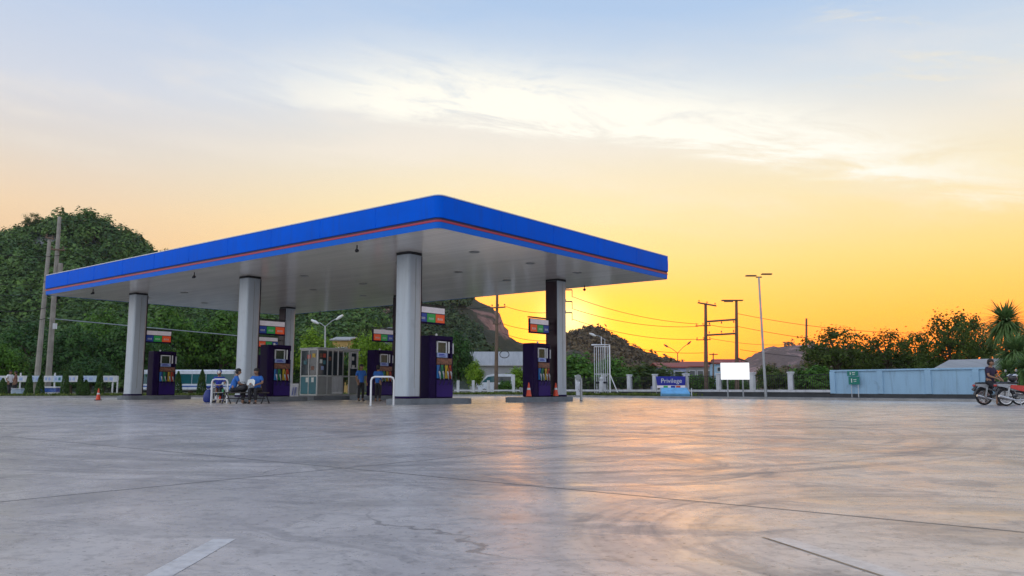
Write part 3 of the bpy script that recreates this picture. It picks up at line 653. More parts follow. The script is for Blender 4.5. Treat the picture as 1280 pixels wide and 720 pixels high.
def keep1(px, t):
    py_rock = 52 < px < 82 and -.16 < t < .02
    if py_rock: return .12
    nz = mnoise.noise(Vector((px * .035, t * 8, 1.7))); return .10 if nz > .30 else (.5 if nz > .15 else 1.0)
forest('hill_forest', s1, -120, 470, 2600, 3.3, 230, .56, LEAF['hill'], keep1, 3)
def keep2(px, t):
    if px > 562 + max(0, -t) * 62 and t > -.85: return .004
    return .35 if mnoise.noise(Vector((px * .05, t * 6, 8.7))) > .3 else 1.0
forest('hill_forest', s2, 370, 700, 2200, 3.0, 130, .74, LEAF['hill_mid'], keep2, 5)
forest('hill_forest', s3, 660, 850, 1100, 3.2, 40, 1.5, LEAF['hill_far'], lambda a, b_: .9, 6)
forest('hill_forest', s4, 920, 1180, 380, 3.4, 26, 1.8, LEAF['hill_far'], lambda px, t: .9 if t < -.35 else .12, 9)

# ------------------------------------------------------------------ trees
def tree_meshes(kind, seed, nclump, per, leaf, cr, m, shape=(.42, .42, .40), zc=.60, low=.0, shell=.35, limbs=9):
    """unit tree, 1 m tall: crown of small leaves in clumps, tapered trunk with limbs"""
    rs = np.random.RandomState(seed); cl = []
    while len(cl) < nclump:
        p = rs.normal(size=3); p /= np.linalg.norm(p); rad = rs.uniform(shell, 1.0) ** .6 * rs.uniform(.82, 1.08)
        if p[2] < -.75 + low: continue
        q_ = np.array([p[0] * shape[0], p[1] * shape[1], p[2] * shape[2]]) * rad; q_[2] += zc; cl.append(q_)
    cl = np.array(cl); P = []; Nn = []
    for c in cl:
        r_ = cr * rs.uniform(.6, 1.35); d_ = rs.normal(size=(per, 3)) * np.array([.55, .55, .42]); P.append(c + d_ * r_); o_ = c - np.array([0, 0, zc]); nn_ = d_ / (np.linalg.norm(d_, axis=1)[:, None] + 1e-6) + o_ / (np.linalg.norm(o_) + 1e-6) * .5; Nn.append(nn_ / (np.linalg.norm(nn_, axis=1)[:, None] + 1e-6))
    P = np.concatenate(P); Nn = np.concatenate(Nn)[P[:, 2] > .03]; P = P[P[:, 2] > .03]
    v, q_ = quads(P, leaf, rs, .25, .62, Nn)
    crown = rawmesh(kind + '_crown', v, q_, m)
    mb = MB(); r2 = random.Random(seed)
    top = Vector((r2.uniform(-.04, .04), r2.uniform(-.04, .04), zc + shape[2] * .35))
    mid = Vector((r2.uniform(-.03, .03), r2.uniform(-.03, .03), zc * .55))
    mb.tube([(0, 0, -.01), tuple(mid * .5), tuple(mid), tuple(mid.lerp(top, .5)), tuple(top)], [.030, .024, .020, .013, .005], 7)
    for i in range(limbs):
        c = Vector(cl[r2.randrange(len(cl))]); s_ = mid.lerp(top, r2.uniform(-.15, .7)); e = s_.lerp(c, .55) + Vector((0, 0, .03))
        mb.tube([tuple(s_), tuple(e), tuple(c)], [.011, .007, .003], 5)
    me = bpy.data.meshes.new(kind + '_trunk'); me.from_pydata(mb.v, [], mb.f); me.materials.append(M['bark'])
    return me, crown
PROTO = {
 'dark': tree_meshes('dark', 11, 80, 90, .024, .12, LEAF['dark'], (.44, .44, .43), .55),
 'mid': tree_meshes('mid', 12, 74, 90, .024, .12, LEAF['mid'], (.42, .42, .40), .58),
 'bright': tree_meshes('bright', 13, 70, 90, .025, .12, LEAF['bright'], (.42, .42, .40), .58),
 'lacy': tree_meshes('lacy', 14, 95, 46, .021, .085, LEAF['olive'], (.45, .45, .40), .58, shell=.2, limbs=26),
 'lacy2': tree_meshes('lacy2', 24, 85, 48, .021, .09, LEAF['olive'], (.44, .44, .43), .56, shell=.2, limbs=24),
 'shrub': tree_meshes('shrub', 15, 60, 60, .045, .17, LEAF['mid'], (.50, .50, .46), .50, low=.25),
 'darkshrub': tree_meshes('darkshrub', 16, 60, 60, .045, .17, LEAF['olive'], (.50, .50, .46), .50, low=.25),
 'brightshrub': tree_meshes('brightshrub', 17, 55, 60, .05, .17, LEAF['bright'], (.50, .50, .46), .50, low=.25),
}
def tree(lab, kind, px, Y, top, wpx, group=None, cat='tree', name='tree', z0=-.06, Z=None, loc=None):
    tk, cr = PROTO[kind]; x = gx(px, Y); ht = (Z if Z is not None else zat(top, Y)) - z0
    wd = wpx / F * Y
    if loc is None: loc = (x, Y, z0)
    o = thing(name, lab, cat, loc, rng.uniform(0, 6.28), group); sw = wd / .92
    for nm, me in (('trunk', tk), ('crown', cr)):
        c = linko(nm, me, o); c.scale = (sw, sw, ht)
    return o
GL = 'dark trees below the left hill'
for lab, kind, px, Y, top, w_ in [
  ('pale green leafy tree at the left edge of the photo', 'mid', 3, 62, 428, 62), ('tall dark tree behind the twin concrete poles', 'dark', 34, 92, 402, 95),
  ('dark tree just right of the twin concrete poles', 'dark', 88, 84, 408, 84), ('green tree under the far left end of the canopy', 'mid', 128, 100, 388, 80),
  ('dark tree behind the leftmost silver column', 'dark', 165, 86, 400, 84), ('tall green tree over the price sign farthest left', 'mid', 212, 104, 384, 84),
  ('dark tree above the left half of the white bus', 'dark', 238, 112, 398, 88), ('leafy green tree above the right half of the white bus', 'mid', 275, 108, 389, 84),
  ('dark tree left of the middle silver column', 'dark', 303, 112, 404, 74), ('dark tree seen between the middle pump and the back column', 'dark', 345, 84, 412, 66),
  ('yellow green tree behind the left end of the glass kiosk', 'bright', 392, 84, 413, 58), ('low dark tree behind the middle of the glass kiosk', 'dark', 428, 90, 434, 56),
  ('bright yellow green tree right of the glass kiosk', 'bright', 464, 76, 409, 58), ('green tree behind the front silver column', 'mid', 505, 84, 425, 66),
  ('tall dark tree right of the front pump', 'dark', 572, 82, 414, 46), ('small bright tree left of the brown utility pole', 'bright', 593, 72, 451, 24),
  ('dark small tree behind the left verge, left of the poles', 'dark', -30, 70, 410, 70),
  ('dark tree low behind the pale banner boards', 'dark', 112, 74, 446, 60), ('small dark tree between the leftmost pump and the bus', 'dark', 190, 98, 430, 60)]:
    tree(lab, kind, px, Y, top, w_, GL)
for lab, kind, px, Y, top, w_ in [
  ('bright green shrub left of the right pump', 'brightshrub', 648, 92, 461, 34), ('round green bush right of the rightmost column', 'shrub', 722, 72, 441, 66),
  ('dark green bush behind the white bar rack', 'shrub', 765, 74, 446, 52), ('broad olive mound of bushes behind the blue banner', 'darkshrub', 806, 78, 456, 92),
  ('low green bush behind the fence left of the blank white board', 'shrub', 874, 82, 468, 40), ('small bush behind the blank white board', 'shrub', 918, 82, 472, 46),
  ('round dark bush left of the tall lamp post', 'darkshrub', 962, 92, 456, 28), ('low bushy hedge right of the tall lamp post', 'darkshrub', 982, 70, 466, 54),
  ('dense bush at the left end of the pale blue wall', 'shrub', 1022, 56, 457, 56), ('tiny green bush under the brown utility pole', 'shrub', 632, 74, 475, 20)]:
    tree(lab, kind, px, Y, top, w_, 'bushes behind the white fence', 'bush', 'bush')
GR = 'loose trees behind the pale blue wall'
for lab, kind, px, Y, top, w_ in [
  ('lacy tree at the left end of the pale blue wall', 'lacy', 1046, 60, 404, 98), ('lacy tree second from the left above the pale blue wall', 'lacy2', 1108, 62, 408, 84),
  ('small thin tree between the lacy trees and the tall dense one', 'lacy', 1146, 66, 412, 52), ('tall dense tree above the grey shed roof', 'lacy2', 1188, 54, 384, 82),
  ('tall tree left of the spiky leaved plants', 'lacy', 1222, 57, 389, 66), ('dark low tree under the tall dense tree', 'lacy2', 1160, 60, 440, 90),
  ('low thick tree behind the green sign', 'lacy2', 1080, 66, 434, 110), ('dark tree behind the spiky leaved plants', 'lacy', 1275, 62, 408, 80)]:
    tree(lab, kind, px, Y, top, w_, GR)
for lab, px, t, w_, ht, kind in [('lone tree on the left hilltop above the twin poles', 47, -.02, 27, 265, 'lacy'), ('small lone tree on the hill shoulder over the canopy edge', 158, 0, 17, 283, 'lacy2'),
                           ('tree on the highest knob of the left hill', 103, 0, 22, 262.5, 'mid'), ('tiny bush on the hill slope just over the blue fascia', 207, .0, 14, 309, 'lacy')]:
    p = s1(px, t); o = tree(lab, kind, px, p.y, 0, w_, 'lone trees on the left hilltop', z0=zat(ht, p.y) - 7.5, Z=zat(ht, p.y), loc=(p.x, p.y, zat(ht, p.y) - 7.5))
# spiky-leaved plants on the right
def blades(n, ln, wd, seed, droop=.5):
    rs = random.Random(seed); mb = MB()
    for i in range(n):
        a = rs.uniform(0, 6.283); e = math.asin(rs.uniform(-.75, .95)); L = ln * rs.uniform(.75, 1.1)
        dirv = Vector((math.cos(a) * math.cos(e), math.sin(a) * math.cos(e), math.sin(e))); side = dirv.cross(Vector((0, 0, 1))); side = (side if side.length > .1 else Vector((1, 0, 0))).normalized()
        vs = []
        for j in range(5):
            f_ = j / 4; c = dirv * L * f_ + Vector((0, 0, -droop * L * f_ * f_ * math.cos(e) * .7)); wv = side * wd * (1 - f_) ** .6 * (.5 + .5 * min(1, f_ * 4))
            vs += [tuple(c + wv), tuple(c - wv)]
        mb.add(vs, [(2 * j, 2 * j + 1, 2 * j + 3, 2 * j + 2) for j in range(4)])
    return mb
bl_me = None
for lab, px, py, Y, r_px in [('tallest spiky leaved plant at the right edge', 1257, 402, 41, 25), ('middle spiky leaved plant leaning at the right edge', 1270, 440, 39, 24), ('lowest spiky leaved plant beside the motorcycles', 1260, 466, 37, 19), ('spiky leaved plant half out of frame over the red motorcycle', 1284, 462, 36.5, 24)]:
    P = at(px, py, Y); o = thing('spiky_plant', lab, 'plant', (P.x, Y, .1), rng.uniform(0, 6), 'spiky leaved plants'); hz_ = P.z - .1; rr = r_px / F * Y
    MB().tube([(.15, .1, 0), (.08, .05, hz_ * .5), (0, 0, hz_)], [.09, .07, .06], 8).build('trunk', M['bark'], o, True)
    blades(420, rr * 1.5, rr * .062, px, .62).build('leaf_rosette', LEAF['palm'], o, loc=(0, 0, hz_))
# clipped conical shrubs along the left verge
cy_v = None
def conical(lab, px, Y, top, wpx):
    global cy_v
    o = thing('conical_shrub', lab, 'shrub', (gx(px, Y), Y, .1), rng.uniform(0, 6), 'clipped conical shrubs along the left verge'); ht = (zat(top, Y) - .1) * 1.06; wd = wpx / F * Y
    if cy_v is None:
        rs = np.random.RandomState(4); n = 2600; z = rs.uniform(.02, 1, n) ; r_ = .5 * (1 - z) ** .55 * np.minimum(1, z * 6 + .35) * rs.uniform(.75, 1.06, n); a = rs.uniform(0, 6.283, n)
        v, q_ = quads(np.stack([r_ * np.cos(a), r_ * np.sin(a), z], 1), .05, rs, .3); cy_v = rawmesh('conical_foliage', v, q_, LEAF['cypress'])
    c = linko('foliage', cy_v, o); c.scale = (wd, wd, ht); MB().tube([(0, 0, 0), (0, 0, ht * .9)], [.03, .008], 6).build('stem', M['bark'], o)
for lab, px, top, wpx in [('clipped shrub at the left edge beside the person in white', 3, 474, 13), ('clipped conical shrub just left of the twin poles', 36, 466, 11), ('clipped conical shrub under the twin poles', 50, 470, 12),
      ('tall clipped shrub right of the twin poles', 81, 458, 11), ('clipped shrub at the middle of the pale banner boards', 100, 462, 10), ('clipped shrub behind the lone traffic cone', 124, 457, 11),
      ('clipped shrub beside the leftmost fuel pump', 222, 466, 12), ('dark conical shrub in front of the white bus', 252, 464, 13), ('low clipped shrub between two conical ones', 107, 476, 12)]:
    conical(lab, px, 53.2 if px < 150 else 56, top, wpx)
# grass on the verge
rs = np.random.RandomState(8); pts_ = []
vp = BND[:6]
while len(pts_) < 9000:
    i = rs.randint(0, 5); a, b_ = np.array(vp[i]), np.array(vp[i + 1]); t = rs.rand(); dist = .3 + rs.rand() ** 1.5 * 6
    if i == 0: continue
    dd_ = (b_ - a) / np.linalg.norm(b_ - a); p = a + (b_ - a) * t + np.array([-dd_[1], dd_[0]]) * dist
    if mnoise.noise(Vector((p[0] * .3, p[1] * .3, 0))) > -.15: pts_.append((p[0], p[1], .10 + rs.rand() * .12))
v, q_ = quads(np.array(pts_), .13, rs, -.3, .35); tag(linko('verge_grass', rawmesh('verge_grass', v, q_, LEAF['grass'])), kind='stuff')
pts_ = []
while len(pts_) < 3500:                      # weeds at the foot of the white fence
    t = rs.uniform(-14, 6); p = (8.2 + .645 * t - rs.uniform(.2, 2.6) * .76, 55.9 - .764 * t - rs.uniform(.2, 2.2) * .64)
    if mnoise.noise(Vector((p[0] * .5, p[1] * .5, 2))) > -.05: pts_.append((p[0], p[1], .10 + rs.rand() * .16))
v, q_ = quads(np.array(pts_), .12, rs, -.3, .35); tag(linko('fence_weeds', rawmesh('fence_weeds', v, q_, LEAF['grass'])), kind='stuff')

# ------------------------------------------------------------------ white fence and pale blue wall along the right edge
FD = Vector((.645, -.764, 0)); FP = Vector((8.2, 55.9, 0)); FN = Vector((-.764, -.645, 0)); FROT = math.atan2(FD.y, FD.x)
def ft(px, off=0.0):
    kx = at(px, 486, 1.0).x; return ((55.9 + FN.y * off) * kx - 8.2 - FN.x * off) / (.645 + .764 * kx)
def fpt(px, off=0.0, z=0.0): return FP + FD * ft(px, off) + FN * off + Vector((0, 0, z))
FE = thing('perimeter_fence', 'white fence posts with dark bars along the back edge of the forecourt', 'fence', FP, FROT)
t0, t1 = ft(655), ft(1039.5)
MB().box(((t0 + t1) / 2, .02, .20), (t1 - t0, .20, .34)).build('base_wall', M['darkwall'], FE)
MB().box(((t0 + t1) / 2, 0, .44), (t1 - t0, .26, .14)).build('rail', M['offwhite'], FE)
MB().box(((t0 + t1) / 2, .03, 1.36), (t1 - t0, .035, .035)).build('top_rail', M['black'], FE)
ts_ = [ft(p) for p in (660, 690, 722, 755, 787, 819, 858, 899, 941, 989)]
for t in ts_:
    ps = MB().box((t, 0, .97), (.27, .27, .98), bev=.015).build('post', M['offwhite'], FE); MB().box((t, 0, 1.50), (.33, .33, .09), bev=.02).build('post_cap', M['offwhite'], ps)
bars = MB(); t = t0
while t < t1:
    bars.box((t, .03, .94), (.022, .022, .88)); t += .13
tag(bars.build('bars', M['black'], FE), kind='stuff')
WA = thing('boundary_wall', 'long pale blue rendered wall with pilasters at the right', 'wall', FP, FROT)
t2, t3 = t1 + .02, ft(1243)
MB().box(((t2 + t3) / 2, 0, .90), (t3 - t2, .16, 1.20)).build('wall_panel', M['wallblue'], WA)
MB().box(((t2 + t3) / 2, 0, 1.545), (t3 - t2, .30, .09), bev=.01).build('coping', M['wallblue'], WA)
MB().box(((t2 + t3) / 2, 0, .20), (t3 - t2, .22, .197)).build('base_course', M['darkwall'], WA)
for px in (1042.5, 1102, 1162, 1222):
    MB().box((ft(px), -.02, .90), (.30, .26, 1.197), bev=.01).build('pilaster', M['wallblue'], WA)
P = fpt(1067.5, .32, .105); SG = thing('green_sign', 'green two panel sign on thin legs against the pale blue wall', 'sign', P, FROT - R(4))
for z, hh, x in ((1.28, .27, -.03), (.90, .42, .03)):
    pp = MB().box((x, 0, z), (.62, .04, hh)).build('panel', M['sign_green'], SG)
    MB().box((x - .13, -.0215, z), (.05, .004, hh * .5)).box((x + .06, -.0215, z + .05), (.18, .004, .03)).box((x + .06, -.0215, z - .04), (.14, .004, .03)).build('lettering', M['paper'], pp)
for x in (-.17, .22): MB().tube([(x, .05, 0), (x, .05, 1.3)], .022).build('leg', M['offwhite'], SG)
# tall bar rack
P = fpt(752.5, .9, .1); RK = thing('bar_rack', 'tall white metal rack of upright bars with a diagonal brace', 'metal rack', P, R(-12)); hz_ = zat(431, P.y) - .1; W_ = 20 / F * P.y
MB().tube([(W_ * .5, 0, 0), (W_ * .5, 0, hz_), (-W_ * .62, 0, hz_)], .055, 8).build('frame', M['white'], RK)
MB().tube([(0, 0, hz_), (0, 0, hz_ + .58)], .03).build('mast', M['white'], RK)
for i in range(7): MB().tube([(-W_ * .45 + W_ * .135 * i, 0, .1), (-W_ * .45 + W_ * .135 * i, 0, hz_ - .12)], .026, 6).build('bar', M['offwhite'], RK)
for z in (.12, hz_ * .42, hz_ - .12): MB().box((0, .03, z), (W_ * .92, .035, .06)).build('cross_bar', M['offwhite'], RK)
MB().tube([(W_ * .5, 0, hz_ * .42), (W_ * .5 + .62, -.3, .02)], .035).build('brace', M['white'], RK)
MB().box((-.02, -.12, .62), (.30, .16, .85), bev=.05).ball((-.02, -.14, 1.16), (.13, .1, .15)).build('valve_box', M['offwhite'], RK)
MB().tube([(-.4, -.1, .9), (.4, -.1, .9)], .07, 8).build('pipe', M['black'], RK)
# air and water stand
P = fpt(723, 3.2, 0.105); AW = thing('air_stand', 'small white tyre air stand with a round grey head', 'air pump', P, R(-10)); s_ = P.y / F
MB().box((0, 0, .45), (5.5 * s_, .22, .9), bev=.03).build('cabinet', M['offwhite'], AW)
MB().lathe([(.10, .9), (.08, 1.02), (.05, 1.06)], n=12).build('neck', M['steel'], AW, True)
MB().lathe([(.02, -.09), (.19, -.08), (.21, 0), (.19, .08), (.02, .09)], (0, 0, 1.22), 18, 'y').build('round_head', M['panelgrey'], AW, True)
MB().tube([(.12, -.12, .8), (.2, -.2, .5), (.12, -.14, .25), (.02, -.13, .45)], .015).build('hose', M['rubber'], AW)
Yp = gy(501.5); PO = thing('steel_post', 'thin grey steel post standing on the concrete before the air stand', 'post', (gx(726.5, Yp), Yp, 0))
MB().tube([(0, 0, 0), (0, 0, zat(473, Yp))], .055, 10).build('shaft', M['steel'], PO, True); MB().lathe([(.075, 0), (.075, .02), (.055, .03)], n=10).build('foot', M['black'], PO)
# blue banner and light blue covered stand
P = fpt(839, 1.0, .1); BN = thing('banner', 'dark blue banner with white lettering hung between white posts', 'banner', P, R(-4)); s_ = P.y / F
za, zb = zat(470.5, P.y) - .1, zat(481.5, P.y) - .1; wd = 36 * s_
MB().yprism([(-wd / 2 - .04, za), (wd / 2, za), (wd / 2 - .04, zb), (-wd / 2 + .05, zb)], -.015, .015).build('cloth', M['banner'], BN)
MB().box((0, 0, zb - .10), (wd * .96, .03, .17)).build('lower_strip', M['pink'], BN)
for x, c_ in ((-.35, 's_green'), (.12, 'banner'), (.45, 'h_red')): MB().box((x, -.018, zb - .1), (.28, .006, .12)).build('picture_patch', M[c_], BN)
for s in (-1, 1): MB().tube([(s * wd / 2, .03, 0), (s * wd / 2, .03, za + .03)], .025).build('pole', M['steel'], BN)
def text(body, size, m, parent, loc, rot, name='lettering', ext=.004):
    cu = bpy.data.curves.new(name, 'FONT'); cu.body = body; cu.size = size; cu.align_x = 'CENTER'; cu.align_y = 'CENTER'; cu.extrude = ext
    tmp = bpy.data.objects.new(name, cu); COL.objects.link(tmp); dg = bpy.context.evaluated_depsgraph_get(); me = bpy.data.meshes.new_from_object(tmp.evaluated_get(dg))
    bpy.data.objects.remove(tmp); me.materials.clear(); me.materials.append(m); o = linko(name, me, parent, loc); o.rotation_euler = rot; return o
text('Privilege', .40, M['paper'], BN, (.02, -.022, (za + zb) / 2 - .01), (math.pi / 2, 0, 0))
P = fpt(843.5, 2.4, .1); IB = thing('covered_stand', 'low light blue covered stand with sloping front below the banner', 'display stand', P, R(-6)); s_ = P.y / F; wd = 34 * s_
hi = zat(484.5, P.y) - .1
MB().add([(-wd / 2, -.5, .0), (wd / 2, -.5, 0), (wd / 2, .4, 0), (-wd / 2, .4, 0), (-wd / 2 - .02, -.5, hi * .35), (wd / 2 + .02, -.5, hi * .35), (wd / 2 - .12, .1, hi), (-wd / 2 + .12, .1, hi), (wd / 2, .4, hi), (-wd / 2, .4, hi)],
    [(3, 2, 1, 0), (0, 1, 5, 4), (4, 5, 6, 7), (7, 6, 8, 9), (2, 3, 9, 8), (1, 2, 8, 6, 5), (3, 0, 4, 7, 9)]).build('cover', M['iceblue'], IB)
MB().box((0, -.51, hi * .17), (wd, .02, hi * .08)).build('trim', M['teal'], IB); MB().tube([(wd / 2 + .12, -.4, 0), (wd / 2 + .12, -.4, hi * .95)], .03).build('end_post', M['white'], IB)
# blank white board on two posts; emission makes its panel glow
P = fpt(919.5, 1.6, .105); BB = thing('blank_board', 'blank white notice board on two grey posts', 'notice board', P, R(-8)); s_ = P.y / F
za, zb = zat(453.5, P.y) - .105, zat(474.5, P.y) - .105; wd = 34.5 * s_
MB().box((0, 0, (za + zb) / 2), (wd, .08, za - zb), bev=.01).build('panel', M['board_glow'], BB)
for s in (-1, 1): MB().tube([(s * wd * .27, .09, 0), (s * wd * .27, .09, za - .1)], .045, 8).build('leg', M['steel'], BB)
# lamp post
P = fpt(957, .8, .105); LP = thing('lamp_post', 'tall thin dark lamp post with two flat lamp heads', 'street lamp', P, 0); hz_ = zat(346, P.y) - .105; lean = at(948.5, 346, P.y).x - P.x
MB().tube([(0, 0, 0), (lean * .5, 0, hz_ * .5), (lean, 0, hz_)], [.085, .065, .05], 10).build('pole', M['steel'], LP, True)
MB().box((lean, 0, hz_ - .02), (.34, .06, .07)).build('bracket', M['black'], LP)
for s, dz_ in ((-1, .06), (1, .16)): MB().box((lean + s * .47, 0, hz_ + dz_), (.62, .26, .07), bev=.02).build('lamp_head', M['brownpole'], LP)

# ------------------------------------------------------------------ utility poles and wires
def pole(lab, px, Y, top, r0=.16, lean_px=0.0, m='brownpole', base_px=None, z0=-.06, grp='utility poles'):
    x0 = gx(base_px if base_px is not None else px, Y); zt = zat(top, Y); o = thing('utility_pole', lab, 'utility pole', (x0, Y, z0), 0, grp)
    P = at(px, top, Y); o['_h'] = zt
    MB().tube([(0, 0, 0), ((P.x - x0) * .5, 0, (zt - z0) * .5), (P.x - x0, 0, zt - z0)], [r0 * 1.25, r0, r0 * .72], 8).build('shaft', M[m], o, True); return o, P
def arm(o, Pw, px0, py0, px1, py1, ins=3, r=.06, up=.28, dy=0.0):
    a = at(px0, py0, Pw.y) - o.location; b_ = at(px1, py1, Pw.y) - o.location; a.y -= .12; b_.y -= .12 - dy
    am = MB().tube([tuple(a), tuple(b_)], r * 1.45, 6).build('crossarm', M['brownpole'], o)
    for i in range(ins):
        c = a.lerp(b_, (i + .15) / (ins - .7) if ins > 1 else .5); c = a.lerp(b_, min(.97, max(.03, (c - a).length / (b_ - a).length)))
        MB().tube([tuple(c), tuple(c + Vector((0, 0, up * .6)))], .02, 5).lathe([(.03, up * .5), (.075, up * .6), (.05, up * .8), (.075, up * .9), (.02, up)] if up > 0 else [(.03, up * .4), (.07, up * .6), (.07, up * .9), (.02, up)], tuple(c), 8).build('insulator', M['brownpole'], am, True)
    return a + o.location, b_ + o.location
pA, PA = pole('brown utility pole left of the twin pole pair with cross bars', 882, 80, 379, .19, base_px=882.5)
arm(pA, PA, 872, 378.5, 895, 382.5, 3); arm(pA, PA, 869, 407.5, 888, 407, 3, .04, .25); arm(pA, PA, 870, 425, 888, 424.5, 3, .04, .25)
pB, PB = pole('brown utility pole carrying a wide platform at its top', 920.5, 79, 375, .18, base_px=921)
MB().box((-.15, 0, PB.z + .02), (2.1, .5, .10), bev=.02).box((-.6, -.3, PB.z - .12), (.9, .12, .12)).build('platform', M['brownpole'], pB)
arm(pB, PB, 884, 402, 919, 399.5, 3, .075, -.32); arm(pB, PB, 884, 419, 919, 417, 3, .075, .36); arm(pB, PB, 919, 447, 934, 452, 1, .06, -.2)
pC, PC = pole('brown utility pole between the front pump and the right pump', 621.5, 72, 366, .15, base_px=620)
arm(pC, PC, 614, 385, 632, 384, 3, .05, .3); arm(pC, PC, 616, 405, 627, 405, 2, .04, .2)
cl_ = [(math.cos(t_ * .5) * .42, -.2, zat(443, 72) + math.sin(t_ * .5) * .32 + .06) for t_ in range(40)]
MB().tube([(p[0] + .75, p[1] + .01 * i, p[2]) for i, p in enumerate(cl_)], .03, 5).build('cable_coil', M['wire'], pC)
pD, PD = pole('utility pole hidden behind the rightmost column with hanging arms on its right', 700, 78, 356, .15)
for py in (362.5, 377, 391):
    a_, b_ = arm(pD, PD, 699, py, 715, py, 1, .045, .2)
    MB().tube([tuple(b_ - pD.location), tuple(b_ - pD.location - Vector((0, 0, .75)))], .035, 6).build('hanging_insulator', M['brownpole'], pD)
pE, PE = pole('thin dark pole rising behind the lacy trees at the right', 1008, 120, 398, .2)
pF, PF = pole('left pole of the twin pale concrete pair at the left', 62, 58, 300, .17, m='pole', base_px=45)
pG, PG = pole('taller right pole of the twin pale concrete pair at the left', 74.5, 59, 271, .18, m='pole', base_px=59.5)
arm(pG, PG, 64, 312, 82, 313, 2, .05, .25); arm(pF, PF, 58, 297, 68, 299, 2, .05, .25)
MB().box((.42, -.2, zat(341, 59)), (.26, .3, 1.5), bev=.05).build('transformer_box', M['pole'], pG)
MB().box((.35, -.25, zat(407, 59)), (.30, .06, .42)).build('white_plate', M['offwhite'], pG)
pH, PH = pole('small dark pole with one cross arm beside the left brown pole', 891.5, 100, 442, .10); arm(pH, PH, 886, 443, 897, 443, 1, .05, .2)
def wire(p, q_, sag, r=.022, lab='thin dark overhead wire sagging between utility poles'):
    p, q_ = Vector(p), Vector(q_); n = 18
    o = MB().tube([tuple(p.lerp(q_, i / n) - Vector((0, 0, sag * 4 * (i / n) * (1 - i / n)))) for i in range(n + 1)], r, 4).build('overhead_wire', M['wire'])
    return tag(o, lab, 'wire', 'overhead wires')
for a_, b_, sg in [((716, 371, 78), (873, 405, 80), .5), ((716, 386, 78), (873, 408, 80), .6), ((716, 399, 78), (871, 424, 80), .6), ((632, 383, 72), (699, 389, 78), .35), ((614, 383.5, 72), (440, 372, 70), .6),
                   ((628, 404.5, 72), (700, 409, 78), .4), ((888, 423, 80), (1010, 428, 110), .5), ((922, 408, 79), (1310, 432, 70), 1.0), ((922, 392, 79), (1320, 408, 70), 1.2),
                   ((716, 413, 78), (880, 441, 80), .7), ((627, 416, 72), (700, 424, 78), .4), ((925, 437, 79), (1200, 446, 70), .6), ((888, 406, 80), (919, 409, 79), .1)]:
    wire(at(*a_), at(*b_), sg)
for a_, b_, sg in [((82, 312, 59), (380, 372, 90), 1.2), ((80, 318, 59), (-40, 305, 52), .5), ((62, 351, 58), (-40, 347, 52), .4), ((60, 384, 58), (-40, 381, 52), .4), ((58, 398, 58), (-40, 396, 52), .3), ((56, 366, 58), (-40, 362, 52), .3)]:
    wire(at(*a_), at(*b_), sg, .02, 'thin pale wire crossing in front of the left hill')
o = MB().tube([tuple(at(60 + 12 * i, 398 + i * 1.1, 60 + .5 * i)) for i in range(24)], .04, 5).build('overhead_wire', M['steel']); tag(o, 'thick grey cable running low behind the left columns to the bus', 'wire', 'overhead wires')
def twin_lamp(lab, px, Y, topy, heads, m='steel', mh='lamp'):
    o = thing('street_lamp', lab, 'street lamp', (gx(px, Y), Y, -.05), 0, 'twin arm street lamps'); B_ = at(px, topy, Y)
    MB().tube([(0, 0, 0), (B_.x - o.location.x, 0, B_.z + .05)], [.11, .07], 8).build('pole', M[m], o, True)
    for hx, hy in heads:
        E_ = at(hx, hy, Y) - o.location; S_ = Vector((B_.x - o.location.x, 0, B_.z + .02)); mid = S_.lerp(E_, .5) + Vector((0, 0, .12))
        ar = MB().tube([tuple(S_), tuple(mid), tuple(E_)], .045, 6).build('arm', M[m], o, True); dr = (E_ - S_).normalized()
        MB().tube([tuple(E_ - dr * .35), tuple(E_), tuple(E_ + dr * .42)], [.07, .16, .09], 8).build('lamp_head', M[mh], ar, True)
twin_lamp('grey street lamp with two arms rising behind the glass kiosk', 406.5, 74, 408, [(394, 402.5), (424, 397)])
twin_lamp('dark street lamp with two arms far off left of the brown utility poles', 847, 120, 441, [(833, 432.5), (861, 429)], 'brownpole', 'brownpole')
twin_lamp('street lamp with one white head behind the bar rack', 756, 90, 424, [(741, 418.5)], 'steel', 'lamp')
twin_lamp('street lamp behind the front column, arms just showing at its left', 494, 84, 410, [(478, 412), (508, 406)])

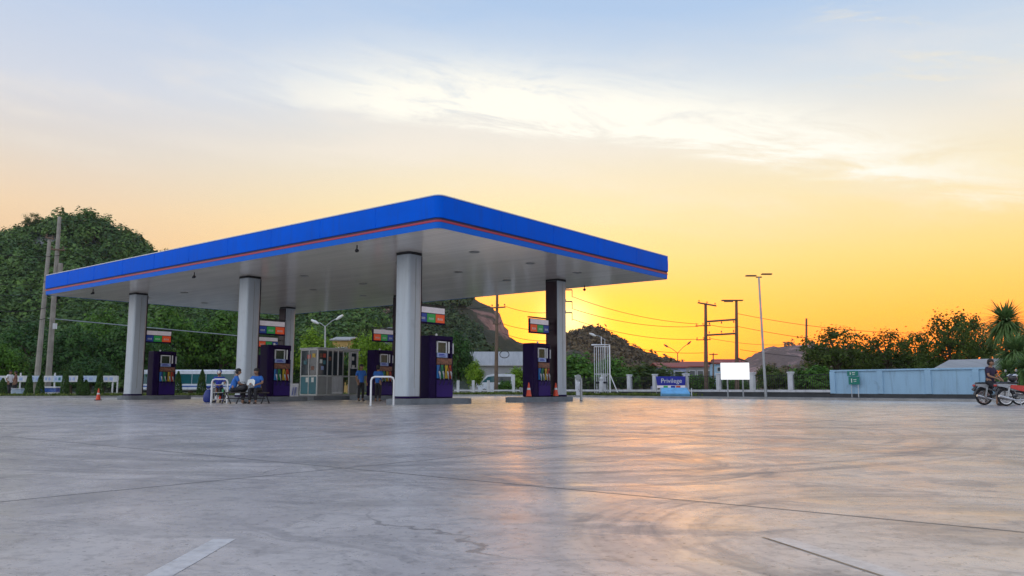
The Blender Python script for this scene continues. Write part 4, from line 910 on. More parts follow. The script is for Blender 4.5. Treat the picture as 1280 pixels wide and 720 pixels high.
# ------------------------------------------------------------------ buildings and vehicles far behind
def house(lab, px0, px1, top_eave, top_ridge, Y, dep, mw, mr, wins=(), cat='building', base=-.06, hip=0.0):
    xa, xb = gx(px0, Y), gx(px1, Y); ze, zr = zat(top_eave, Y), zat(top_ridge, Y); wd = xb - xa
    o = thing('house' if cat == 'house' else 'building', lab, cat, ((xa + xb) / 2, Y + dep / 2, base))
    ze -= base; zr -= base
    MB().box((0, 0, ze / 2), (wd, dep, ze)).build('wall', M[mw], o)
    ov = .35; h2 = dep / 2 + ov; L = wd / 2 + ov
    MB().add([(-L, -h2, ze - .08), (L, -h2, ze - .08), (L - hip, 0, zr), (-L + hip, 0, zr), (-L, h2, ze - .08), (L, h2, ze - .08), (-L, -h2, ze + .06), (L, -h2, ze + .06), (L - hip, 0, zr + .14), (-L + hip, 0, zr + .14), (-L, h2, ze + .06), (L, h2, ze + .06)],
        [(0, 3, 2, 1), (3, 4, 5, 2), (6, 7, 8, 9), (9, 8, 11, 10), (0, 1, 7, 6), (4, 10, 11, 5), (0, 6, 9, 3), (3, 9, 10, 4), (1, 2, 8, 7), (2, 5, 11, 8)] + ([(6, 9, 10), (7, 11, 8), (0, 4, 3), (1, 2, 5)] if hip else [])).build('roof', M[mr], o)
    for wx, wz, ww, wh in wins:
        f_ = MB().box((wx * wd, -dep / 2 - .02, wz * ze), (ww, .08, wh)).build('window', M['offwhite'], o); MB().box((wx * wd, -dep / 2 - .065, wz * ze), (ww - .16, .02, wh - .16)).build('pane', M['glass'], f_)
    return o
house('long grey roofed shed behind the white van', 587, 662, 457, 438, 118, 14, 'wall_grey', 'roof_grey', [(-.3, .4, 1.6, 1.4), (.0, .4, 1.6, 1.4), (.3, .4, 1.6, 1.4)])
house('lavender blue building with a rust red roof behind the banner', 826, 858, 459, 453.5, 112, 8, 'wall_blue2', 'roof_red', [(-.25, .7, 1.1, 1.1), (.2, .7, 1.1, 1.1), (-.25, .3, 1.1, 1.1), (.2, .3, 1.1, 1.1)])
house('two storey grey building with red roof between banner and brown pole', 859, 893, 458, 452, 124, 8, 'wall_grey', 'roof_red', [(-.3, .7, 1.0, 1.2), (0, .7, 1.0, 1.2), (.3, .7, 1.0, 1.2), (-.3, .32, 1.0, 1.2), (0, .32, 1.0, 1.2)])
house('narrow blue grey tower block left of the blank white board', 895, 903.5, 454, 452.5, 104, 3, 'wallblue', 'roof_red', [(0, .8, .5, .6)])
house('small house with a tall red roof above the blank white board', 900, 934, 460, 449, 132, 7, 'wall_grey', 'roof_red', [(-.2, .6, 1, 1)])
house('ochre house with a flat pale roof among trees behind the kiosk', 414, 434, 425, 420, 106, 8, 'wall_ochre', 'roof_grey', [(-.2, .8, 1, .9), (.2, .8, 1, .9)], 'house')
SH = thing('shed', 'low shed with a grey corrugated lean-to roof behind the pale blue wall', 'shed', (gx(1212, 42), 42, -.06), R(-3)); e_ = [at(1166, 461.5, 42), at(1252, 461, 42), at(1248, 448, 46), at(1181, 450, 46)]
e_ = [p - SH.location for p in e_]
MB().add([tuple(p) for p in e_] + [tuple(p - Vector((0, 0, .09))) for p in e_], [(0, 1, 2, 3), (7, 6, 5, 4), (0, 4, 5, 1), (1, 5, 6, 2), (2, 6, 7, 3), (3, 7, 4, 0)]).build('roof', M['roof_grey'], SH)
MB().prism([(e_[0].x + .4, .3), (e_[1].x - .3, .3), (e_[1].x - .3, 3.6), (e_[0].x + .7, 3.6)], 0, e_[0].z - .1).build('wall', M['wall_grey'], SH)
def wheel(parent, x, y, r, w_, z=None):
    wv = MB().lathe([(r * .55, -w_ / 2), (r * .94, -w_ / 2), (r, -w_ * .3), (r, w_ * .3), (r * .94, w_ / 2), (r * .55, w_ / 2)], (x, y, r if z is None else z), 18, 'y').build('wheel', M['rubber'], parent, True)
    MB().lathe([(r * .12, -w_ * .53), (r * .5, -w_ * .50), (r * .56, -w_ * .3), (r * .56, w_ * .3), (r * .5, w_ * .50), (r * .12, w_ * .53)], (x, y, r if z is None else z), 14, 'y').build('rim', M['steel'], wv, True); return wv
Y = 86; xa, xb = gx(176, Y), gx(296, Y); L = xb - xa
BU = thing('bus', 'long white bus with a teal window band parked behind the left pumps', 'bus', ((xa + xb) / 2, Y, -.05), R(2)); hz_ = zat(462.5, Y) + .05
MB().box((0, 0, (hz_ + .45) / 2), (L, 2.5, hz_ - .45), bev=.10).build('body', M['bus_white'], BU)
for s in (-1, 1):
    for i in range(7):
        MB().box((-L * .43 + L * .143 * i, s * 1.252, hz_ * .63), (L * .139, .02, hz_ * .40), bev=.008).build('window', M['busteal'], BU)
    MB().box((0, s * 1.256, hz_ * .33), (L * .99, .02, .14)).build('blue_stripe', M['bike_blue'], BU)
    for x in (-L * .33, L * .30): wheel(BU, x, s * 1.05, .46, .3)
MB().box((L / 2 + .002, 0, hz_ * .62), (.02, 2.1, hz_ * .42), bev=.008).build('windscreen', M['busteal'], BU)
for s in (-1, 1): MB().lathe([(.1, 0), (.1, .03), (.02, .05)], (L / 2, s * .9, .75), 10, 'x').build('headlight', M['lamp'], BU)
Y = 80; VN = thing('van', 'white van with a rounded sloping front behind the short fence', 'van', (gx(619, Y), Y, -.05), R(4)); L = 44 / F * Y; hz_ = zat(467.5, Y) + .05
MB().yprism([(-L / 2, .3), (L / 2, .3), (L / 2, hz_ * .93), (L / 2 - .15, hz_), (-L * .08, hz_), (-L * .24, hz_ * .93), (-L * .42, hz_ * .62), (-L * .49, hz_ * .48)], -.85, .85).build('body', M['bus_white'], VN, True)
for s in (-1, 1):
    MB().yprism([(-L * .39, hz_ * .60), (-L * .04, hz_ * .60), (-L * .04, hz_ * .90), (-L * .22, hz_ * .86)], s * .853, s * .865).build('side_window', M['busteal'], VN)
    MB().box((L * .22, s * .86, hz_ * .73), (L * .42, .012, hz_ * .28)).build('side_window', M['glass'], VN)
    for x in (-L * .31, L * .31): wheel(VN, x, s * .75, .32, .2)
    MB().lathe([(.1, -.03), (.1, 0)], (-L * .492, s * .6, hz_ * .42), 10, 'x').build('headlight', M['lamp'], VN)
MB().add([(-L * .245, -.74, hz_ * .915), (-L * .245, .74, hz_ * .915), (-L * .425, .78, hz_ * .63), (-L * .425, -.78, hz_ * .63)], [(0, 1, 2, 3)]).build('windscreen', M['busteal'], VN, loc=(-.02, 0, .02))
# short white fence in front of the van
Y = 70; SF = thing('short_fence', 'low white fence of short posts in front of the white van', 'fence', (gx(606, Y), Y, 0)); s_ = Y / F; hz_ = zat(475.5, Y)
for px in (572.5, 591.5, 610.5, 642): 
    x = gx(px, Y) - SF.location.x; MB().box((x, 0, hz_ / 2 + (.25 if px > 640 else 0)), (.24, .24, hz_ + (.5 if px > 640 else 0)), bev=.015).build('post', M['offwhite'], SF)
MB().box((.2, .02, .42), (82 * s_, .12, .13)).build('rail', M['offwhite'], SF); MB().box((-1.3, .1, .16), (44 * s_, .1, .30)).build('base_panel', M['wall_grey'], SF)
# banner boards and stall along the left verge
Y = 57.5; LB = thing('board_fence', 'row of pale printed boards on white posts along the left road', 'fence', (gx(80, Y), Y, 0)); s_ = Y / F
zb, za = zat(477.5, Y), zat(469.7, Y)
for px0, px1, mm in ((14, 33, 'offwhite'), (54, 66, 'offwhite'), (66, 79, 'crate'), (84, 96.5, 'offwhite'), (101, 121, 'crate'), (127, 146, 'offwhite'), (-20, 10, 'offwhite'), (36, 52, 'crate')):
    x0, x1 = gx(px0, Y) - LB.location.x, gx(px1, Y) - LB.location.x; bd = MB().box(((x0 + x1) / 2, 0, (za + zb) / 2), (x1 - x0, .05, za - zb), bev=.006).build('board', M[mm], LB)
    for f_, c_ in ((.25, 'paleblue'), (.6, 'teal' if px0 == 66 else 'paleblue')): MB().box((x0 + (x1 - x0) * f_, -.028, (za + zb) / 2), ((x1 - x0) * .22, .006, (za - zb) * .5)).build('printed_patch', M[c_], bd)
for px in (24, 67, 78.5, 127, 140, 146): MB().tube([(gx(px, Y) - LB.location.x, .06, 0), (gx(px, Y) - LB.location.x, .06, zat(466 if px in (24, 67) else 470, Y))], .055, 8).build('post', M['white'], LB)
Y = 56; ST = thing('stall_counter', 'low white and blue roadside counter below the pale boards', 'counter', (gx(63.5, Y), Y, .05)); s_ = Y / F
MB().box((0, 0, .42), (19 * s_, .6, .28), bev=.01).build('blue_band', M['bike_blue'], ST); MB().box((0, 0, .62), (20 * s_, .7, .09), bev=.01).build('top', M['white'], ST); MB().box((0, 0, .14), (19 * s_, .56, .27), bev=.01).build('base', M['offwhite'], ST)
Y = 55; CR = thing('cool_box', 'pale blue box on the verge beside the person in white', 'box', (gx(23, Y), Y, .1)); s_ = Y / F
MB().box((0, 0, .22), (13 * s_, .5, .44), bev=.04).build('tub', M['crate'], CR); MB().box((0, 0, .47), (13.4 * s_, .52, .06), bev=.02).build('lid', M['offwhite'], CR)

# ------------------------------------------------------------------ glass kiosk
def kiosk():
    Y = 41.2; C0 = Vector((gx(396, Y), Y, 0)); o = thing('glass_kiosk', 'small aluminium and glass attendant kiosk between the pump islands', 'kiosk', C0, ROT)
    Wx, Wy, Hh, z0 = 2.65, 1.35, 2.38, .225; f_ = MB()
    for x in (0, .62, .95, 1.65, 2.10, Wx):
        f_.box((x, 0, z0 + Hh / 2), (.06, .06, Hh)); f_.box((x, Wy, z0 + Hh / 2), (.06, .06, Hh))
    for y in (.68, ): f_.box((0, y, z0 + Hh / 2), (.06, .05, Hh)); f_.box((Wx, y, z0 + Hh / 2), (.06, .05, Hh))
    for z in (z0 + .03, z0 + 1.0, z0 + Hh - .03):
        f_.box((Wx / 2, -.001, z), (Wx, .058, .06)).box((Wx / 2, Wy + .001, z), (Wx, .058, .06)).box((-.001, Wy / 2, z), (.058, Wy, .06)).box((Wx + .001, Wy / 2, z), (.058, Wy, .06))
    f_.build('frame', M['alu'], o); MB().box((Wx / 2, Wy / 2, z0 + Hh + .04), (Wx + .16, Wy + .16, .08), bev=.015).build('roof', M['offwhite'], o)
    MB().lathe([(.07, 0), (.09, .05), (.02, .13)], (2.1, .3, z0 + Hh + .08), 10).build('roof_lamp', M['lamp'], o, True)
    MB().box((Wx / 2, Wy / 2, .10), (Wx + 1.1, Wy + 1.0, .212)).build('plinth', M['kerb'], o)
    for x0, x1, mm in ((.03, .59, 'panelgrey'), (.65, .92, 'panelgrey'), (.98, 1.62, 'offwhite'), (2.13, Wx - .03, 'panelgrey')):
        MB().box(((x0 + x1) / 2, 0, z0 + .52), (x1 - x0, .03, .88)).build('lower_panel', M[mm], o)
    MB().box((0, Wy / 2, z0 + .52), (.03, Wy - .06, .88)).build('side_panel', M['teal'], o)
    for y_, w_ in ((.35, .20), (.78, .26)): MB().box((-.017, y_, z0 + .80), (.006, w_, .24)).build('side_notice', M['paper'], o)
    for x0, x1 in ((.03, .59), (.65, .92), (.98, 1.62), (2.13, Wx - .03)):
        MB().box(((x0 + x1) / 2, 0, z0 + 1.68), (x1 - x0, .012, 1.28)).build('pane', M['glass'], o)
    MB().box((0, Wy / 2, z0 + 1.68), (.012, Wy - .06, 1.28)).build('pane', M['glass'], o)
    for x in (1.30,): MB().box((x, -.03, z0 + 1.68), (.045, .05, 1.28)).build('door_stile', M['white'], o)
    MB().box((1.30, -.03, z0 + .14), (.66, .05, .08)).build('door_rail', M['white'], o)
    for i in range(6): MB().box((1.05 + .1 * i, -.02, z0 + .55), (.02, .02, .8)).build('door_slat', M['alu'], o)
    MB().box((.32, .02, z0 + .72), (.36, .05, .5)).build('dark_notice', M['black'], o)
    for n_, (x, z, c_) in enumerate(((.2, 2.05, 'sticker'), (.42, 2.05, 'h_red'), (.2, 1.75, 'paper'), (.42, 1.7, 'teal'), (.3, 1.4, 'paleblue'), (2.32, 1.95, 'paper'), (2.36, 1.5, 'paper'), (.78, 1.9, 'sticker'))):
        MB().box((x, -.012, z0 + z), (.17, .008, .2)).build('poster', M[c_], o)
    wf = MB()
    for a in ((2.16, 2.16), (2.58, 2.58)): wf.box((a[0], -.035, z0 + 1.85), (.05, .04, .86))
    for z in (1.44, 2.26): wf.box((2.37, -.035, z0 + z), (.40, .038, .05))
    wf.build('hatch_frame', M['white'], o)
    for y, z, c_ in ((.3, 2.05, 'h_yellow'), (.7, 2.0, 'h_red'), (.4, 1.4, 'sticker'), (1.0, 1.7, 'teal')): MB().box((-.012, y, z0 + z), (.008, .25, .2)).build('poster', M[c_], o)
    MB().box((1.0, 1.1, z0 + 1.2), (1.9, .35, .05)).box((1.0, 1.1, z0 + 1.7), (1.9, .35, .05)).build('shelf', M['panelgrey'], o)
kiosk()
P = at(367.5, 496, 39.5); AB = thing('a_board', 'white folding board sign leaning beside the glass kiosk', 'sign', (P.x, 39.5, 0), R(10))
for s in (-1, 1):
    pn = MB().add([(-.20, s * .20, .0), (.20, s * .20, .0), (.20, s * .03, .82), (-.20, s * .03, .82), (-.20, s * .22, 0), (.20, s * .22, 0), (.20, s * .05, .82), (-.20, s * .05, .82)],
        [(0, 1, 2, 3), (7, 6, 5, 4), (0, 4, 5, 1), (1, 5, 6, 2), (2, 6, 7, 3), (3, 7, 4, 0)]).build('panel', M['white'], AB)
    MB().tube([(-.08, s * .215, .25), (-.05, s * .115, .65), (.06, s * .215, .25), (.09, s * .115, .65)], .022, 5).build('painted_letter', M['s_blue'], pn)

# ------------------------------------------------------------------ people
def skin(name, chains, m, parent, sub=1):
    """one continuous surface grown over a skeleton of joints (x, y, z, radius)"""
    vs, rs_, es, key = [], [], [], {}
    def idx(p):
        kx = tuple(round(c, 4) for c in p[:3])
        if kx not in key: key[kx] = len(vs); vs.append(p[:3]); rs_.append(p[3] if len(p) > 3 else .03)
        return key[kx]
    for ch in chains:
        ii = [idx(p) for p in ch]; es += [(a, b) for a, b in zip(ii, ii[1:]) if a != b]
    me = bpy.data.meshes.new(name); me.from_pydata(vs, es, []); tmp = bpy.data.objects.new(name, me); COL.objects.link(tmp)
    md = tmp.modifiers.new('skin', 'SKIN'); md.use_smooth_shade = True
    sv = me.skin_vertices[0].data
    for i, r in enumerate(rs_): sv[i].radius = (r, r); sv[i].use_root = (i == 0)
    s2_ = tmp.modifiers.new('sub', 'SUBSURF'); s2_.levels = sub; s2_.render_levels = sub
    dg = bpy.context.evaluated_depsgraph_get(); out_ = bpy.data.meshes.new_from_object(tmp.evaluated_get(dg)); bpy.data.objects.remove(tmp)
    out_.materials.clear(); out_.materials.append(m); out_.shade_smooth(); return linko(name, out_, parent)
def lp(a, b, t): return tuple(a[i] + (b[i] - a[i]) * t for i in range(3))
def ad3(a, b): return tuple(a[i] + b[i] for i in range(3))
def person(label, loc, rz, J, shirt, trousers, cap=None, short=False, group=None, sc=1.0):
    """figure looking along -y; J holds the joints"""
    o = thing('person', label, 'person', loc, rz, group); o.scale = (sc, sc, sc)
    pel, wst, chs, nck = J['pelvis'], J['waist'], J['chest'], J['neck']; hd = J['head']; lk = Vector(J.get('look', (0, -1, 0))).normalized()
    ch = [[(*pel, .125), (*wst, .115), (*chs, .135), (*nck, .058), (*ad3(nck, (0, 0, .05)), .052)]]
    up = ad3(nck, (0, 0, .05)); h1 = ad3(hd, (0, 0, -.065)); h2 = ad3(hd, (0, 0, .045))
    ch.append([(*up, .052), (*h1, .068), (*hd, .088), (*h2, .086), (*ad3(hd, (0, 0, .10)), .05)])
    nose = tuple(Vector(hd) + lk * .105 + Vector((0, 0, -.012))); ch.append([(*hd, .088), (*nose, .015)])
    sidev = lk.cross(Vector((0, 0, 1))); 
    for s in (-1, 1): ch.append([(*hd, .088), (*tuple(Vector(hd) + sidev * s * .092), .016)])
    for s in ('L', 'R'):
        sh, eb, wr, hp, kn, an, toe = (J[a + s] for a in ('sh', 'el', 'wr', 'hip', 'kn', 'an', 'toe'))
        ch.append([(*chs, .135), (*sh, .060), (*lp(sh, eb, .5), .047), (*eb, .040), (*lp(eb, wr, .4), .037), (*wr, .027)])
        ch.append([(*pel, .125), (*hp, .092), (*lp(hp, kn, .5), .080), (*kn, .058), (*lp(kn, an, .35), .057), (*an, .038), (*ad3(an, (0, 0, -.05)), .036), (*toe, .030)])
        f = (Vector(wr) - Vector(eb)).normalized(); f = (f + Vector(J.get('curl', (0, -.3, -.2)))).normalized(); side = f.cross(Vector((0, -.5, .8))).normalized(); palm = Vector(wr) + f * .055
        ch.append([(*wr, .027), (*palm, .030)])
        bend = side.cross(f).normalized()
        for q, off in enumerate((-.032, -.011, .011, .030)):
            k1 = palm + f * .03 + side * off; k2 = k1 + f * (.036 - .004 * abs(q - 1)) - bend * .008; k3 = k2 + f * .024 - bend * .02
            ch.append([(*palm, .030), (*k1, .010), (*k2, .009), (*k3, .008)])
        th = Vector(wr) + f * .03 + side * (-.035); ch.append([(*palm, .030), (*th, .011), (*(th + f * .035 - side * .02 - bend * .012), .009)])
    skin('body', ch, M['skin'], o)
    sl = [[(*ad3(pel, (0, 0, -.06)), .150), (*pel, .150), (*wst, .140), (*chs, .155), (*ad3(nck, (0, 0, -.03)), .075)]]
    tr = [[(*ad3(pel, (0, 0, .04)), .142), (*pel, .140)]]; 
    for s in ('L', 'R'):
        sh, eb = J['sh' + s], J['el' + s]; sl.append([(*chs, .155), (*sh, .080), (*lp(sh, eb, .45), .068), (*lp(sh, eb, .72), .064)])
        hp, kn, an = J['hip' + s], J['kn' + s], J['an' + s]
        leg = [(*pel, .140), (*hp, .112), (*lp(hp, kn, .5), .098)]
        tr.append(leg + ([(*lp(hp, kn, .92), .085)] if short else [(*kn, .076), (*lp(kn, an, .5), .070), (*lp(kn, an, .93), .062)]))
        toe = J['toe' + s]; heel = ad3(an, (0, 0, -.05)); skin('shoe', [[(*heel, .048), (*lp(heel, toe, .5), .046), (*lp(heel, toe, 1.12), .038)]], M['shoe'], o)
    skin('shirt', sl, M[shirt], o); skin('trousers', tr, M[trousers], o)
    back = -lk * .018; hc = Vector(hd) + back
    if cap:
        cp_ = MB().ball(tuple(hc + Vector((0, 0, .055))), (.106, .112, .088), 14).build('cap', M[cap], o, True)
        MB().tube([tuple(hc + lk * .09 + Vector((0, 0, .06))), tuple(hc + lk * .20 + Vector((0, 0, .045)))], [.07, .05], 8).build('brim', M['paper'], cp_, True)
    else:
        MB().ball(tuple(hc + Vector((0, 0, .055))), (.104, .108, .092), 14).ball(tuple(hc - lk * .03 + Vector((0, 0, .0))), (.095, .085, .10), 12).build('hair', M['hair'], o, True)
    for s in (-1, 1):
        MB().ball(tuple(Vector(hd) + lk * .088 + sidev * s * .034 + Vector((0, 0, .012))), .010, 6).build('eye', M['hair'], o)
    MB().box(tuple(Vector(hd) + lk * .086 + Vector((0, 0, -.05))), (.035, .02, .009)).build('mouth', M['bike_red'] if False else M['sticker'], o)
    return o
def standing(armL=((-.25, .02, 1.08), (-.22, -.12, .86)), armR=((.25, .03, 1.08), (.24, -.08, .85)), stride=.0, look=(0, -1, 0)):
    return dict(pelvis=(0, 0, .90), waist=(0, 0, 1.05), chest=(0, .01, 1.24), neck=(0, .01, 1.43), head=(0, -.02, 1.575), look=look,
        shL=(-.18, .01, 1.36), shR=(.18, .01, 1.36), elL=armL[0], wrL=armL[1], elR=armR[0], wrR=armR[1], hipL=(-.09, 0, .86), hipR=(.09, 0, .86),
        knL=(-.10, -.03 - stride, .48), knR=(.10, -.03 + stride, .48), anL=(-.10, .02 - stride, .09), anR=(.11, .02 + stride * 1.4, .09), toeL=(-.11, -.13 - stride, .03), toeR=(.13, -.13 + stride * 1.4, .03), curl=(0, -.2, -.3))
def seated(h=.46, lean=-.05, armL=None, armR=None, look=(0, -1, -.15), spread=.12, shin=.36):
    z = h + .10
    return dict(pelvis=(0, .02, z), waist=(0, .01 + lean * .3, z + .16), chest=(0, lean * .8, z + .35), neck=(0, lean * 1.3, z + .53), head=(0, lean * 1.6 - .03, z + .675), look=look,
        shL=(-.18, lean, z + .46), shR=(.18, lean, z + .46), elL=(armL or ((-.25, -.10 + lean, z + .22), 0))[0], elR=(armR or ((.25, -.10 + lean, z + .22), 0))[0],
        wrL=(armL[1] if armL else (-.10, -.32 + lean, z + .18)), wrR=(armR[1] if armR else (.10, -.32 + lean, z + .18)),
        hipL=(-.10, 0, z - .02), hipR=(.10, 0, z - .02), knL=(-spread, -.42, z), knR=(spread, -.42, z), anL=(-spread, -shin, .09), anR=(spread, -shin, .09), toeL=(-spread, -shin - .15, .03), toeR=(spread, -shin - .15, .03), curl=(0, -.3, -.2))
Y = 37.5; person('person in a blue shirt and black trousers standing in front of the glass kiosk', (gx(451, Y), Y, 0), R(35), standing(), 'shirt_blue', 'trousers', group=None)
Y = 37.0; person('person in a blue shirt standing behind the front white hoop barrier', (gx(472.5, Y), Y, 0), R(160), standing(((-.26, -.02, 1.10), (-.12, -.22, 1.05)), ((.26, -.02, 1.10), (.10, -.22, 1.08))), 'shirt_blue', 'trousers', sc=.97)
# bench with two seated people
Yb = 31.2; BX = (gx(281, Yb), gx(335, Yb)); bl = BX[1] - BX[0]
BE = thing('bench', 'long dark low bench on the concrete with two people in blue on it', 'bench', ((BX[0] + BX[1]) / 2, Yb, 0), R(4))
MB().box((0, 0, .42), (bl, .38, .05), bev=.012).build('seat', M['darkwood'], BE)
for x in (-bl * .44, -bl * .12, bl * .14, bl * .44):
    MB().tube([(x - .12, -.15, 0), (x, 0, .40), (x + .12, .15, 0)], .028, 6).build('leg', M['black'], BE)
MB().box((0, 0, .20), (bl * .88, .04, .04)).build('stretcher', M['black'], BE)
Pq = lambda px: (gx(px, Yb), Yb - .02, 0)
person('person in a blue shirt seated on the bench, back turned, left of the silver column', Pq(291.5), R(115), seated(.445, -.10), 'shirt_blue', 'trousers')
p4 = person('person in a blue shirt seated on the bench reading a white paper', Pq(322), R(-8), seated(.445, -.08, ((-.27, -.14, .80), (-.13, -.36, .78)), ((.27, -.14, .80), (.10, -.36, .72)), look=(-.1, -1, -.45)), 'shirt_blue', 'trousers')
o = MB().add([(-.16, -.46, .70), (0.0, -.36, .76), (.14, -.48, .66), (.13, -.40, .88), (0, -.29, .95), (-.17, -.38, .92)], [(0, 1, 4, 5), (1, 2, 3, 4)]); 
o = o.build('newspaper', M['paper']); o.location = Pq(320.5); o.rotation_euler = (0, 0, R(-8)); sol = o.modifiers.new('t', 'SOLIDIFY'); sol.thickness = .006; tag(o, 'white open paper held by the seated reader', 'newspaper')
BG = thing('bag', 'round black bag resting on the bench between the two seated people', 'bag', (gx(303, Yb), Yb, .447), R(10))
MB().ball((0, 0, .15), (.21, .15, .16), 14).build('body', M['black'], BG, True); MB().tube([(-.12, 0, .27), (-.08, 0, .38), (.08, 0, .38), (.12, 0, .27)], .015, 6).build('handle', M['rubber'], BG)
# small cart and seated person in a blue cap behind the second hoop
Yc = 33.2; CA = thing('goods_cart', 'small metal cart of mixed goods behind the white hoop barrier', 'cart', (gx(275.5, Yc), Yc, 0), R(8)); cwid = .50
for x in (-cwid / 2, cwid / 2):
    for y in (-.18, .18): MB().tube([(x, y, .08), (x, y, .80)], .016, 6).build('upright', M['steel'], CA)
for z in (.14, .42, .74): MB().box((0, 0, z), (cwid, .38, .022)).build('shelf', M['steel'], CA)
for x in (-cwid / 2, cwid / 2):
    for y in (-.18, .18): MB().lathe([(.02, -.014), (.045, -.014), (.045, .014), (.02, .014)], (x, y, .046), 10, 'y').build('castor', M['rubber'], CA)
for n_, (x, z, c_, h_, r_) in enumerate([(-.15, .151, 'offwhite', .16, .055), (.0, .151, 'h_red', .14, .05), (.15, .151, 'black', .18, .06), (-.16, .431, 'sticker', .18, .05), (-.03, .431, 'black', .22, .055), (.11, .431, 'h_green', .16, .045), (-.12, .751, 'banner', .12, .05), (.1, .751, 'offwhite', .10, .05)]):
    P = Vector((gx(275.5, Yc) + x, Yc, z)); nm = ('bottle', 'can', 'jar')[n_ % 3]
    cl_n = {'offwhite': 'white', 'h_red': 'red', 'black': 'black', 'sticker': 'brown', 'h_green': 'green', 'banner': 'blue'}[c_]; sh_n = {.151: 'bottom', .431: 'middle', .751: 'top'}[z]
    bo = MB().lathe([(r_, 0), (r_, h_ * .62), (r_ * .45, h_ * .8), (r_ * .4, h_)], n=10).build(nm, M[c_], None, True, P); tag(bo, f'small {cl_n} {nm} on the {sh_n} shelf of the goods cart', nm, 'goods on the small cart')
person('person in a blue cap seated behind the small goods cart', (gx(274, 34.2), 34.2, 0), R(12), seated(.46, -.08), 'cap', 'trousers', cap='cap')
MB_ = thing('stool', 'low plastic stool under the person in the blue cap', 'stool', (gx(274, 34.2), 34.24, 0), R(12))
MB().box((0, 0, .42), (.32, .32, .045), bev=.015).build('seat', M['blueplastic'], MB_)
for s in (-1, 1):
    for q in (-1, 1): MB().tube([(s * .15, q * .15, 0), (s * .12, q * .12, .40)], .02, 6).build('leg', M['blueplastic'], MB_)
BK = thing('plastic_bag', 'bulging blue plastic bag on the ground left of the goods cart', 'bag', (gx(260.5, 33.4), 33.4, 0), 0)
MB().lathe([(.12, .01), (.19, .08), (.20, .28), (.13, .46), (.05, .56), (.10, .64), (.02, .65)], n=14, sx=1, sy=.8).build('sack', M['blueplastic'], BK, True); MB().lathe([(.06, .545), (.065, .565)], n=10).build('tie', M['offwhite'], BK)
Y = 54.2; person('person in a white shirt walking on the left verge', (gx(11.5, Y), Y, .1), R(75), standing(stride=.12), 'shirt_white', 'trousers', sc=1.0)
Y = 55.0; person('person in a brown shirt behind the pale blue box, beside the person in white', (gx(18.5, Y), Y, .1), R(-60), standing(stride=.05), 'shirt_brown', 'trousers', sc=.98)

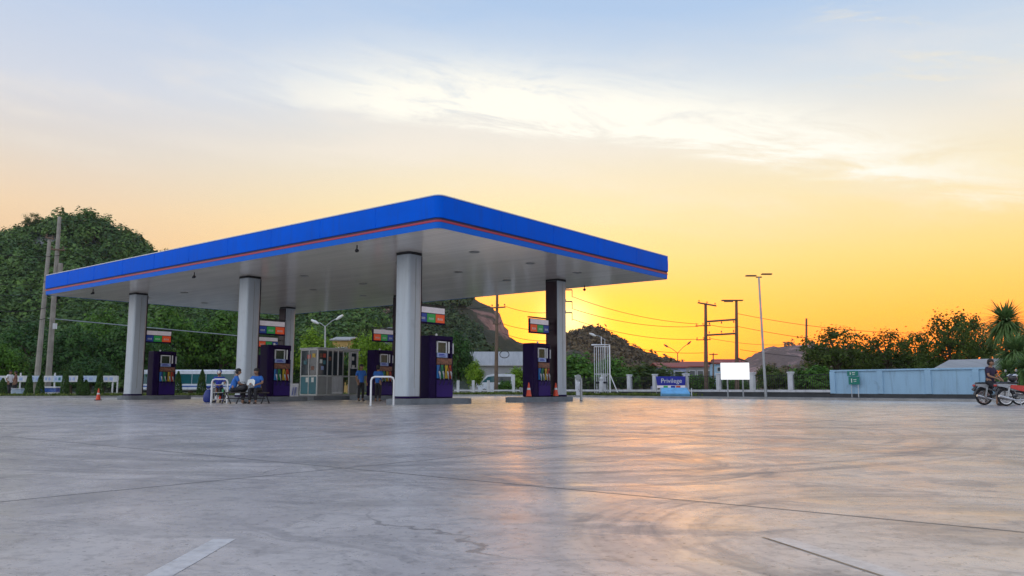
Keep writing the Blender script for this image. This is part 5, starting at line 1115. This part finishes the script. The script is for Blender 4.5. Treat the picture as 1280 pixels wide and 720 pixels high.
# ------------------------------------------------------------------ motorcycles
def motorcycle(lab, loc, rz, body, stripe, tail=None):
    o = thing('motorcycle', lab, 'motorcycle', loc, rz, 'motorcycles parked at the right edge'); wb, r = 1.22, .285
    def whl(x):
        wv = MB(); n = 22
        for i in range(n):
            a, b_ = 2 * math.pi * i / n, 2 * math.pi * (i + 1) / n
            wv.tube([(x + math.cos(a) * (r - .035), 0, r + math.sin(a) * (r - .035)), (x + math.cos(b_) * (r - .035), 0, r + math.sin(b_) * (r - .035))], .036, 7, False)
        wv = wv.build('wheel', M['rubber'], o, True)
        rim = MB().lathe([(r - .085, -.022), (r - .062, -.026), (r - .062, .026), (r - .085, .022), (r - .085, -.022)], (x, 0, r), 22, 'y'); 
        for i in range(12):
            a = math.pi * i / 6; rim.tube([(x + math.cos(a) * .03, .015 * (-1) ** i, r + math.sin(a) * .03), (x + math.cos(a) * (r - .08), 0, r + math.sin(a) * (r - .08))], .0055, 4)
        rim.build('rim', M['chrome'], wv); MB().lathe([(.05, -.05), (.05, .05)], (x, 0, r), 12, 'y').build('hub', M['engine'], wv); return wv
    whl(0); whl(wb)
    MB().tube([(.05, 0, .62), (.45, 0, .50), (.72, 0, .42), (.95, 0, .62), (1.03, 0, .82)], [.035, .045, .05, .045, .04], 8).tube([(0, .09, r), (.42, .08, .34)], .022, 6).tube([(0, -.09, r), (.42, -.08, .34)], .022, 6).build('frame', M['bike_black'], o, True)
    MB().yprism([(-.28, .66), (-.30, .74), (.02, .74), (.45, .66), (.62, .56), (.42, .50), (.20, .52), (-.05, .62)], -.10, .10).build('tail_body', M[tail or body], o)
    MB().yprism([(.62, .60), (.78, .42), (.90, .30), (1.02, .42), (1.06, .72), (1.12, .95), (1.0, .98), (.92, .72), (.78, .56)], -.15, .15).build('leg_shield', M[body], o)
    for s in (-1, 1): MB().yprism([(.10, .60), (.45, .50), (.9, .42), (1.0, .64), (.5, .68), (.15, .70)], s * .13 - .012, s * .13 + .012).build('stripe', M[stripe], o)
    MB().box((.10, 0, .765), (.68, .24, .075), bev=.03).build('seat', M['bike_black'], o)
    MB().box((.50, 0, .30), (.34, .22, .20), bev=.05).tube([(.6, 0, .33), (.78, 0, .36)], .07, 10).build('engine', M['engine'], o)
    MB().tube([(.55, -.13, .22), (.25, -.15, .20), (-.02, -.16, .26), (-.32, -.16, .34)], [.018, .022, .045, .045], 8).build('exhaust', M['chrome'], o, True)
    for s in (-1, 1):
        MB().tube([(wb, s * .075, r), (1.10, s * .075, .72)], .022, 8).build('fork', M['steel'], o, True); MB().tube([(.08, s * .12, .62), (0, s * .12, r)], .03, 8).build('shock_absorber', M['steel'], o, True)
        gp = MB().tube([(1.04, 0, .96), (1.02, s * .2, 1.0), (.94, s * .34, .99)], .014, 6).build('handlebar', M['bike_black'], o); MB().tube([(.985, s * .26, .995), (.93, s * .35, .99)], .021, 8).build('grip', M['rubber'], gp)
        mi = MB().tube([(.99, s * .24, 1.0), (1.0, s * .30, 1.16)], .008, 5).build('mirror', M['bike_black'], o); MB().ball((1.0, s * .31, 1.20), (.015, .065, .045), 10).build('mirror_glass', M['chrome'], mi, True)
    MB().box((1.08, 0, .97), (.14, .26, .14), bev=.05).build('head_cowl', M[body], o); MB().ball((1.145, 0, .96), (.03, .09, .06), 10).build('headlight', M['lamp'], o, True)
    for x, m_, nm in ((0, 'bike_black', 'mudguard'), (wb, body, 'mudguard')):
        pts = [(x + math.cos(a) * (r + .04), 0, r + math.sin(a) * (r + .04)) for a in [R(q) for q in (range(20, 165, 12) if x == 0 else range(10, 150, 12))]]
        MB().tube(pts, .045, 6).build(nm, M[m_], o, True)
    MB().tube([(-.22, 0, .68), (-.36, 0, .52)], [.05, .06], 6).build('number_plate_holder', M['bike_black'], o); MB().box((-.32, 0, .68), (.05, .14, .07), bev=.02).build('tail_light', M['bike_red'], o)
    MB().tube([(.42, -.13, .26), (.34, -.26, .0)], .014, 6).build('side_stand', M['steel'], o)
    return o
YA = 28.3; mA = motorcycle('grey motorcycle with a person sitting on it, leftmost of the parked ones', (gx(1229, YA), YA, 0), R(-1), 'bike_grey', 'bike_black')
YB = 26.9; mB = motorcycle('red and silver motorcycle at the right edge with a helmet on its seat', (gx(1256, YB), YB, 0), R(2), 'bike_red', 'bike_red', 'bike_grey')
HE = thing('helmet', 'black and white helmet resting on the red motorcycle seat', 'helmet', (gx(1266.5, YB), YB, .80), R(15))
MB().ball((0, 0, .13), (.15, .13, .135), 16).build('shell', M['bike_black'], HE, True); MB().yprism([(-.10, .20), (.02, .262), (.10, .22), (.06, .18), (-.02, .21)], -.134, .134).build('white_band', M['offwhite'], HE); MB().ball((.075, 0, .11), (.09, .115, .075), 12).build('visor', M['glass'], HE, True)
jr = dict(pelvis=(0, .02, .83), waist=(0, 0, .98), chest=(0, -.02, 1.16), neck=(0, -.03, 1.33), head=(0, -.07, 1.475), look=(.15, -1, -.1), shL=(-.18, -.02, 1.27), shR=(.18, -.02, 1.27), elL=(-.25, -.10, 1.02), wrL=(-.12, -.30, .93),
    elR=(.25, -.12, 1.02), wrR=(.12, -.30, .92), hipL=(-.10, 0, .81), hipR=(.10, 0, .81), knL=(-.14, -.34, .52), knR=(.17, -.33, .52), anL=(-.14, -.26, .09), anR=(.20, -.24, .09), toeL=(-.15, -.42, .03), toeR=(.22, -.40, .03), curl=(0, -.3, -.3))
person('person in a dark purple shirt and shorts sitting sideways on the grey motorcycle', (gx(1237.5, YA), YA - .06, 0), R(28), jr, 'shirt_navy', 'trousers', short=True)

# ------------------------------------------------------------------ evening haze
hm = bpy.data.materials.new('evening_haze'); hm.use_nodes = True; k = NT(hm.node_tree); k.n.remove(k.n['Principled BSDF'])
pvn = k.new('ShaderNodeVolumePrincipled'); pvn.inputs['Color'].default_value = (.85, .83, .84, 1); pvn.inputs['Density'].default_value = .00012; pvn.inputs['Anisotropy'].default_value = .35
k.l.new(pvn.outputs[0], k.n['Material Output'].inputs['Volume'])
hz = MB().box((0, 440, 44), (1700, 1200, 92)).build('haze', hm); tag(hz, kind='stuff')
